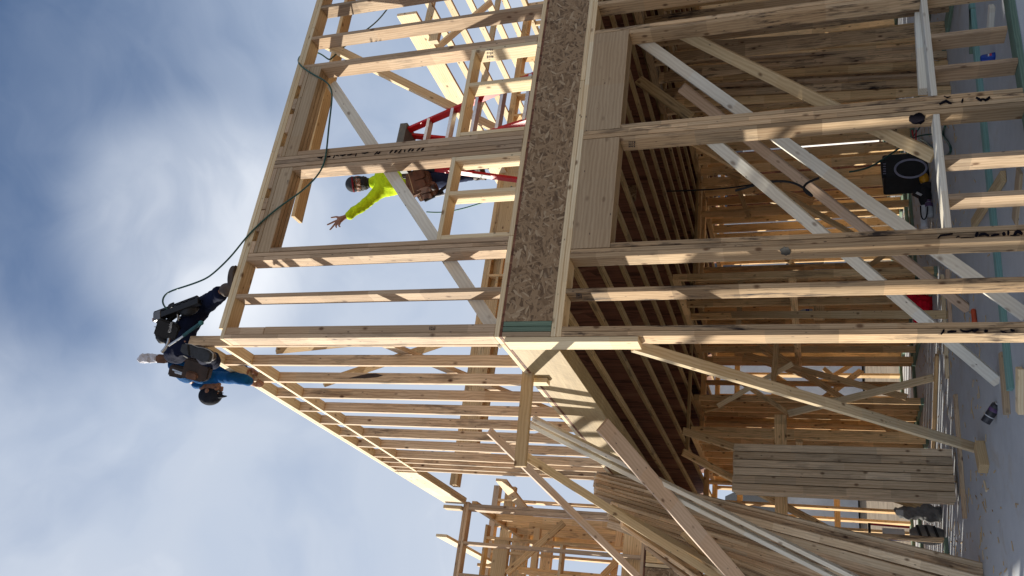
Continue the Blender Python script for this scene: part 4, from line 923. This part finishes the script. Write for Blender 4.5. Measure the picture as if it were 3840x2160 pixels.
link('can', shade(lathe([(.022, -.061), (.030, -.056), (.033, -.048), (.033, .046), (.027, .058)], CM, 28)), BLUEC, sc)
link('lid', shade(lathe([(.0275, .057), (.028, .061), (.026, .062)], CM, 28)), ALU, sc)
link('opening', shade(lathe([(.008, .0622), (.008, .0632)], CM @ Matrix.Translation((0, .012, 0)), 12)), BLK, sc)
for (mat_, z0, z1, w) in ((REDP, .004, .020, .020), (PALE, -.006, .004, .023), (plain('dark_blue_mark', (.01, .02, .12), .3), -.020, -.006, .018)):
    stick('logo_mark', CM @ Vector((0, .0345, z0)), CM @ Vector((0, .0345, z1)), w, .003, CM.to_3x3() @ Vector((1, 0, 0)), mat_, sc)
at_ = thing('adhesive_tube', 'dark adhesive canister with a clear nozzle lying on the near slab', 'canister', (.2, 2.2, 0))
p, q = S0(3750, 1515), S0(3726, 1585); p.z = q.z = .04; CM = mat_of((p+q)/2, (-.4, -1, .4), p-q)
link('canister', shade(lathe([(.036, -.085), (.038, -.08), (.038, .07), (.034, .085)], CM)), plain('charcoal_label', (.035, .034, .04), .4, var=.5), at_)
link('label_band', shade(lathe([(.0385, .02), (.0385, .05)], CM)), PURP, at_); link('label_band', shade(lathe([(.0386, -.03), (.0386, -.022)], CM)), PALE, at_)
link('collar', shade(lathe([(.03, .085), (.026, .10)], CM)), STEEL, at_); link('nozzle', shade(lathe([(.012, .10), (.004, .165)], CM, 12)), CLEAR, at_)
c = S0(3494, 1158); rb = link('red_bag', shade(crumple(fuse([ball((0, 0, .11), (.19, .16, .13), Matrix.Translation(c)), ball((.09, 0, .2), (.09, .08, .09), Matrix.Translation(c)), ball((-.1, .02, .07), (.12, .12, .09), Matrix.Translation(c))], .012), .045, 14)), REDB)
tag(rb, 'crumpled red bag on the slab behind the lower front studs', 'bag', None, 'thing')
p, q = S0(3663, 1160), S0(3663, 1215); p.z = q.z = .022; og = link('crayon', shade(lathe([(.018, -.075), (.021, -.07), (.021, .065), (.012, .075)], mat_of((p+q)/2, (0, -1, 0), p-q), 14)), ORNG)
tag(og, 'orange stick lying on the slab beside a tan slat', 'marking stick', None, 'thing')
bs = thing('wall_shelf_block', 'short level blocking board on the dark studs holding a plastic bottle', 'board', at(3072, 1150, 1, 6.0))
stick('board', at(3072, 1105, 1, 6.0), at(3072, 1198, 1, 6.0), .14, .06, (0, 0, 1), INNER, bs)
wbot = thing('water_bottle', 'small clear water bottle standing on the dark blocking board', 'bottle', at(3050, 1168, 1, 5.95))
c = at(3048, 1168, 1, 5.95); link('bottle', shade(lathe([(.03, 0), (.035, .01), (.035, .12), (.014, .17), (.014, .19)], Matrix.Translation(c))), CLEAR, wbot); link('label', shade(lathe([(.036, .045), (.036, .09)], Matrix.Translation(c))), BLUEC, wbot)
pv = tube('pvc_pipe', [at(3052, 1016, 1, 6.6), at(3230, 1014, 1, 6.6), at(3425, 1012, 1, 6.6)], .026, WHITEP); tag(pv, 'white plastic pipe standing upright in the middle of the room', 'pipe', None, 'thing')
pv2 = stick('plastic_duct', at(3560, 1105, 2, .05), S0(3585, 1095), .06, .06, (0, 0, 1), WHITEP); bpy.data.objects.remove(pv2)
gs = thing('grey_sack', 'standing grey sack with a small label near the far corner of the wing', 'sack', (.25, 6.2, 0))
c = S0(3531, 1928); link('sack', shade(crumple(fuse([ball((0, 0, .12), (.10, .09, .14), Matrix.Translation(c)), ball((0, 0, .32), (.075, .07, .2), Matrix.Translation(c))], .012), .03, 16)), GREYS, gs); stick('label', c+Vector((-.03, -.09, .42)), c+Vector((-.03, -.09, .50)), .06, .003, (1, 0, 0), PALE, gs)
hc = thing('tool_bag', 'grey striped bag with a red and blue upright handle frame', 'bag', (0, 6.1, 0))
c = S0(3540, 2010); link('bag', shade(crumple(fuse([ball((0, 0, .17), (.11, .09, .2), Matrix.Translation(c))], .012), .015, 14)), GREYS, hc)
for k in range(3): stick('strap', c+Vector((-.09, -.10, .06+.09*k)), c+Vector((.09, -.09, .11+.09*k)), .028, .012, (0, 0, 1), BLK, hc)
tube('handle_bar', [c+Vector((.075, 0, .36)), c+Vector((.08, 0, .6)), c+Vector((.085, 0, .80))], .013, REDP, hc); tube('handle_bar', [c+Vector((-.075, 0, .36)), c+Vector((-.08, 0, .6)), c+Vector((-.085, 0, .80))], .013, BLUEC, hc); stick('grip', c+Vector((-.095, 0, .80)), c+Vector((.095, 0, .80)), .03, .03, (0, 1, 0), BLK, hc)
stick('pocket', c+Vector((-.01, -.03, .42)), c+Vector((-.01, -.03, .66)), .10, .03, (1, 0, 0), PALE, hc)
# hoses and cords
hl = tube('air_hose', [S0(3552, 473)+Vector((0, 0, .02)), S0(3536, 503)+Vector((0, 0, .012)), S0(3545, 515)+Vector((0, 0, .012)), S0(3570, 545)+Vector((0, 0, .012)), S0(3572, 575)+Vector((0, 0, .012)), S0(3548, 588)+Vector((0, 0, .012)), S0(3520, 580)+Vector((0, 0, .012)), S0(3490, 540)+Vector((0, 0, .012)), S0(3450, 520)+Vector((0, 0, .012))], .012, HOSE); tag(hl, 'green hose loop lying on the slab behind the left window sill', 'hose', None, 'thing')
Eq = lambda x, y, Y: at(2840+x/2.415, y/2.415, 1, Y)
Fq = lambda x, y, Y: at(2840+x/2.415, 500+y/2.415, 1, Y)
for i, (pts, m, lab) in enumerate((([(1250, 1150), (1270, 1230), (1250, 1330)], BLK, 'black cord hanging behind the thick middle post'), ([(1480, 1140), (1420, 1230), (1360, 1290), (1450, 1220), (1590, 1215)], HOSE, 'tangled green cord above the black box'), ([(1400, 1180), (1420, 1250), (1410, 1320)], REDP, 'thin red cord hanging beside the tangled green cord'), ([(1440, 1180), (1430, 1260), (1445, 1330)], REDP, 'second thin red cord near the black box'))):
    tag(tube('cord', [Eq(x, y, 3.9) for x, y in pts], .009, m), lab, 'cord', None, 'thing')
tag(tube('cord', [Fq(x, y, 1.05) for x, y in ((-200, 520), (100, 430), (270, 428), (400, 470), (530, 592), (440, 540), (415, 500), (430, 460), (495, 424), (560, 405))], .010, BLK), 'dark cord draped over the pinkish brace', 'cord', None, 'thing')
tag(tube('cord', [at(x, y, 1, 4.2) for x, y in ((2480, 718), (2620, 713), (2740, 708), (2830, 690), (2900, 678))], .010, BLK), 'thin cord strung level under the dark joists', 'cord', None, 'thing')
tag(tube('cord', [Fq(x, y, 4.35) for x, y in ((830, 350), (960, 330), (1060, 290), (1170, 215), (1290, 130))], .012, HOSE), 'green cord running in front of the black box', 'cord', None, 'thing')

# ------------------------------------------------------------------ marks on the lumber
INK = plain('marker_ink', (.008, .007, .011), .95, var=.3, spec=.03); STAMP = plain('stamp_ink', (.05, .04, .045), .8, var=.4)
def decal(name, pts, mat, parent, off):
    n = (pts[1]-pts[0]).cross(pts[2]-pts[0]).normalized()
    if n.dot(CAM-pts[0]) < 0: n = -n
    bm = bmesh.new(); f = bm.faces.new([bm.verts.new(p+n*off) for p in pts])
    ex = bmesh.ops.extrude_face_region(bm, geom=[f]); bmesh.ops.translate(bm, vec=-n*.003, verts=[g for g in ex['geom'] if isinstance(g, bmesh.types.BMVert)])
    bmesh.ops.recalc_face_normals(bm, faces=bm.faces); bmesh.ops.triangulate(bm, faces=bm.faces)
    me = bpy.data.meshes.new(name); bm.to_mesh(me); bm.free(); return link(name, me, mat, parent)
def blob(cx_, cy_, rx, ry, ax, val, seed, n=18):
    rnd = random.Random(seed)
    return [at(cx_+rx*math.cos(2*math.pi*k/n)*(1+rnd.uniform(-.25, .2)), cy_+ry*math.sin(2*math.pi*k/n)*(1+rnd.uniform(-.25, .2)), ax, val) for k in range(n)]
decal('paint_spot', blob(3440, 444, 32, 21, 0, 1.587, 3), INK, fl, .006)
decal('paint_spot', blob(2944, 940, 20, 16, 0, .602, 5), plain('grey_paint_spot', (.05, .05, .05), .95, spec=.03), fl, .006)
def stroke(parent, crop, pts, w):
    ox, oy, sc_ = crop
    q = [(ox+x/sc_, oy+y/sc_) for x, y in pts]; up_, lo_ = [], []
    for i, p in enumerate(q):
        a, b = q[max(i-1, 0)], q[min(i+1, len(q)-1)]; dx, dy = b[0]-a[0], b[1]-a[1]; L = math.hypot(dx, dy) or 1
        ww = w*(.6 if i in (0, len(q)-1) else 1.0)
        up_.append(at(p[0]-dy/L*ww, p[1]+dx/L*ww, 1, 0.0)); lo_.append(at(p[0]+dy/L*ww, p[1]-dx/L*ww, 1, 0.0))
    decal('handwriting', up_+lo_[::-1], INK, parent, .0075)
c1 = (3440, 700, 4.83)
for pts, w in (([(370, 945), (420, 890), (520, 880), (640, 862)], 3.2), ([(700, 930), (740, 905), (765, 920)], 2.2), ([(780, 935), (900, 928), (1030, 925)], 1.6), ([(1055, 915), (1075, 870), (1090, 830)], 6), ([(1110, 895), (1160, 870), (1220, 865), (1300, 900)], 5.5), ([(1330, 900), (1400, 878), (1480, 870)], 4.2), ([(1540, 880), (1570, 860), (1590, 850)], 8), ([(1640, 890), (1645, 845), (1640, 800)], 4.5), ([(1750, 885), (1780, 840), (1820, 820), (1860, 835), (1900, 870)], 6.5), ([(1680, 892), (1760, 890), (1850, 885)], 2.5)): stroke(fl, c1, pts, w)
c2 = (3440, 300, 4.83)
for pts, w in (([(400, 450), (450, 420), (520, 385), (570, 420), (620, 435)], 4.5), ([(805, 425), (815, 380), (825, 345)], 3.6), ([(1060, 325), (1110, 355), (1150, 378), (1180, 345)], 5), ([(1180, 350), (1230, 375), (1280, 350), (1310, 310)], 5), ([(480, 300), (540, 330), (600, 310)], 2.2)): stroke(fl, c2, pts, w)
c3 = (3440, 1150, 6.44)
for pts, w in (([(570, 680), (630, 600), (640, 555)], 4.5), ([(720, 625), (820, 610), (940, 605)], 5.2), ([(1030, 560), (1090, 600), (1200, 612), (1280, 590), (1350, 570)], 4), ([(1290, 580), (1380, 595), (1470, 560)], 5.5), ([(1610, 590), (1650, 600), (1700, 590)], 6.5), ([(2000, 590), (2060, 620), (2150, 632)], 3.4), ([(2240, 560), (2300, 590), (2350, 590)], 5)): stroke(fl, c3, pts, w)
c4 = (1140, 520, 5.152)
for pts, w in (([(260, 365), (300, 375), (340, 365)], 2), ([(330, 400), (350, 370), (370, 350)], 1.6), ([(450, 360), (490, 355), (520, 340)], 3), ([(565, 385), (590, 350), (605, 325)], 1.6), ([(620, 335), (650, 330), (680, 345)], 2), ([(700, 325), (750, 335), (810, 315)], 2.4), ([(840, 325), (890, 320), (940, 300)], 2.4), ([(995, 350), (1010, 315), (1025, 290)], 1.7), ([(1120, 285), (1180, 288), (1250, 270)], 2.4), ([(1365, 315), (1410, 280), (1430, 255)], 2.2), ([(1420, 300), (1450, 290), (1480, 255)], 2.6), ([(1660, 290), (1690, 250), (1720, 225)], 2.4), ([(1750, 280), (1780, 250), (1810, 235)], 3), ([(1830, 285), (1870, 240), (1890, 210)], 2), ([(1940, 265), (1950, 240), (1960, 220)], 2.4), ([(2010, 260), (2050, 220), (2080, 195)], 2.4), ([(2080, 250), (2110, 225), (2120, 205)], 2.6), ([(2180, 245), (2230, 205), (2250, 185)], 2), ([(2265, 238), (2300, 210), (2320, 190)], 3)): stroke(fu, c4, pts, w)
def stamp(parent, px, py, ax, val, du, dv, rows=3, cols=4, seed=1):
    rnd = random.Random(seed)
    for r in range(rows):
        for c_ in range(cols):
            x, y = px+(c_+.1)*du/cols, py+r*dv/rows; w_, h_ = du/cols*rnd.uniform(.4, .8), dv/rows*rnd.uniform(.35, .6)
            decal('grade_stamp', [at(x, y, ax, val), at(x+w_, y, ax, val), at(x+w_, y+h_, ax, val), at(x, y+h_, ax, val)], STAMP, parent, .0042)
stamp(fl, 2357, 530, 0, 1.587, 26, 24, seed=4); stamp(fl, 2160, 1100, 0, .325, 24, 22, seed=5)
stamp(fu, 1825, 183, 0, 2.635, 26, 40, seed=7); stamp(fu, 1610, 1226, 1, .0, 24, 14, seed=9)
# dark bark gash on the second stud of the left upper wall
gx = [(1950, 1012), (1990, 1002), (2060, 985), (2130, 970), (2200, 968), (2262, 984), (2215, 1000), (2100, 1012), (2000, 1012), (1880, 1013), (1810, 1010)]
decal('bark_gash', [at(500+x/2.415, 1000+y/2.415, 1, .142+.4085*2) for x, y in gx], LEATHD, lu, .005)

# ------------------------------------------------------------------ litter, and the neighbourhood beyond
me = bpy.data.meshes.new('wood_litter'); bm = bmesh.new()
for k in range(800):
    x, y = random.uniform(-1.5, 5.5), random.uniform(2.6, 7.5) if k % 12 else random.uniform(.3, 8.5)
    L, w_ = random.choice([(.05, .006), (.09, .008), (.03, .012), (.16, .01)]); L *= random.uniform(.5, 1.2)
    m_ = Matrix.Translation((x, y, .004)) @ Matrix.Rotation(random.uniform(0, 6.28), 4, 'Z') @ Matrix.Diagonal((L, w_, .005, 1))
    bmesh.ops.create_cube(bm, size=1, matrix=m_)
bm.to_mesh(me); bm.free(); tag(link('wood_litter', me, TANB), 'wood splinters and nails scattered over the slab', None, None, 'stuff')
SIDE = plain('pale_siding', (.55, .56, .58), .7, var=.1, scale=3); ROOFM = plain('roof_shingles', (.09, .085, .08), .9, var=.4, scale=25); GLASS = plain('dark_window_glass', (.05, .07, .10), .08, var=.1); TRIM = plain('white_trim', (.75, .75, .74), .5, var=.05)
def house(x, y, w, d, h, lab):
    t = thing('neighbour_house', lab, 'house', (x, y, 0))
    bx('wall', x-w/2, x+w/2, y, y+d, -.1, h, SIDE, t)
    rf = bpy.data.meshes.new('roof'); rf.from_pydata([(x-w/2-.4, y-.5, h-.02), (x+w/2+.4, y-.5, h-.02), (x+w/2+.4, y+d+.5, h-.02), (x-w/2-.4, y+d+.5, h-.02), (x-w/2-.4, y+d/2, h+2.6), (x+w/2+.4, y+d/2, h+2.6)], [], [(0, 1, 5, 4), (2, 3, 4, 5), (0, 4, 3), (1, 2, 5), (3, 2, 1, 0)]); link('roof', rf, ROOFM, t)
    for i in range(int(w//3)):
        for z in ((1.0,) if h < 4 else (1.0, 3.9)):
            wx = x-w/2+1.2+3*i; f = bx('window', wx-.06, wx+1.16, y-.05, y-.004, z-.06, z+1.36, TRIM, t); bx('pane', wx, wx+1.1, y-.07, y-.052, z, z+1.3, GLASS, f)
house(14, 24, 12, 9, 5.6, 'pale two-storey house far behind the framing'); house(1.5, 32, 11, 9, 3.0, 'low pale house far behind the middle of the framing'); house(30, 14, 10, 9, 5.4, 'pale house far beyond the right end of the framing')

wrap = thing('wrapped_lumber_stack', 'stacks of white wrapped lumber outside beyond the right side of the framing', 'lumber stack', (11, 8, -.1))
for k in range(4): bx('bale', 10.0, 12.4, 5.5+1.9*k, 7.0+1.9*k, -.12, 1.9+.25*(k % 3), TRIM, wrap); bx('dunnage', 9.95, 12.45, 5.6+1.9*k, 5.7+1.9*k, -.155, -.122, TANB, wrap)
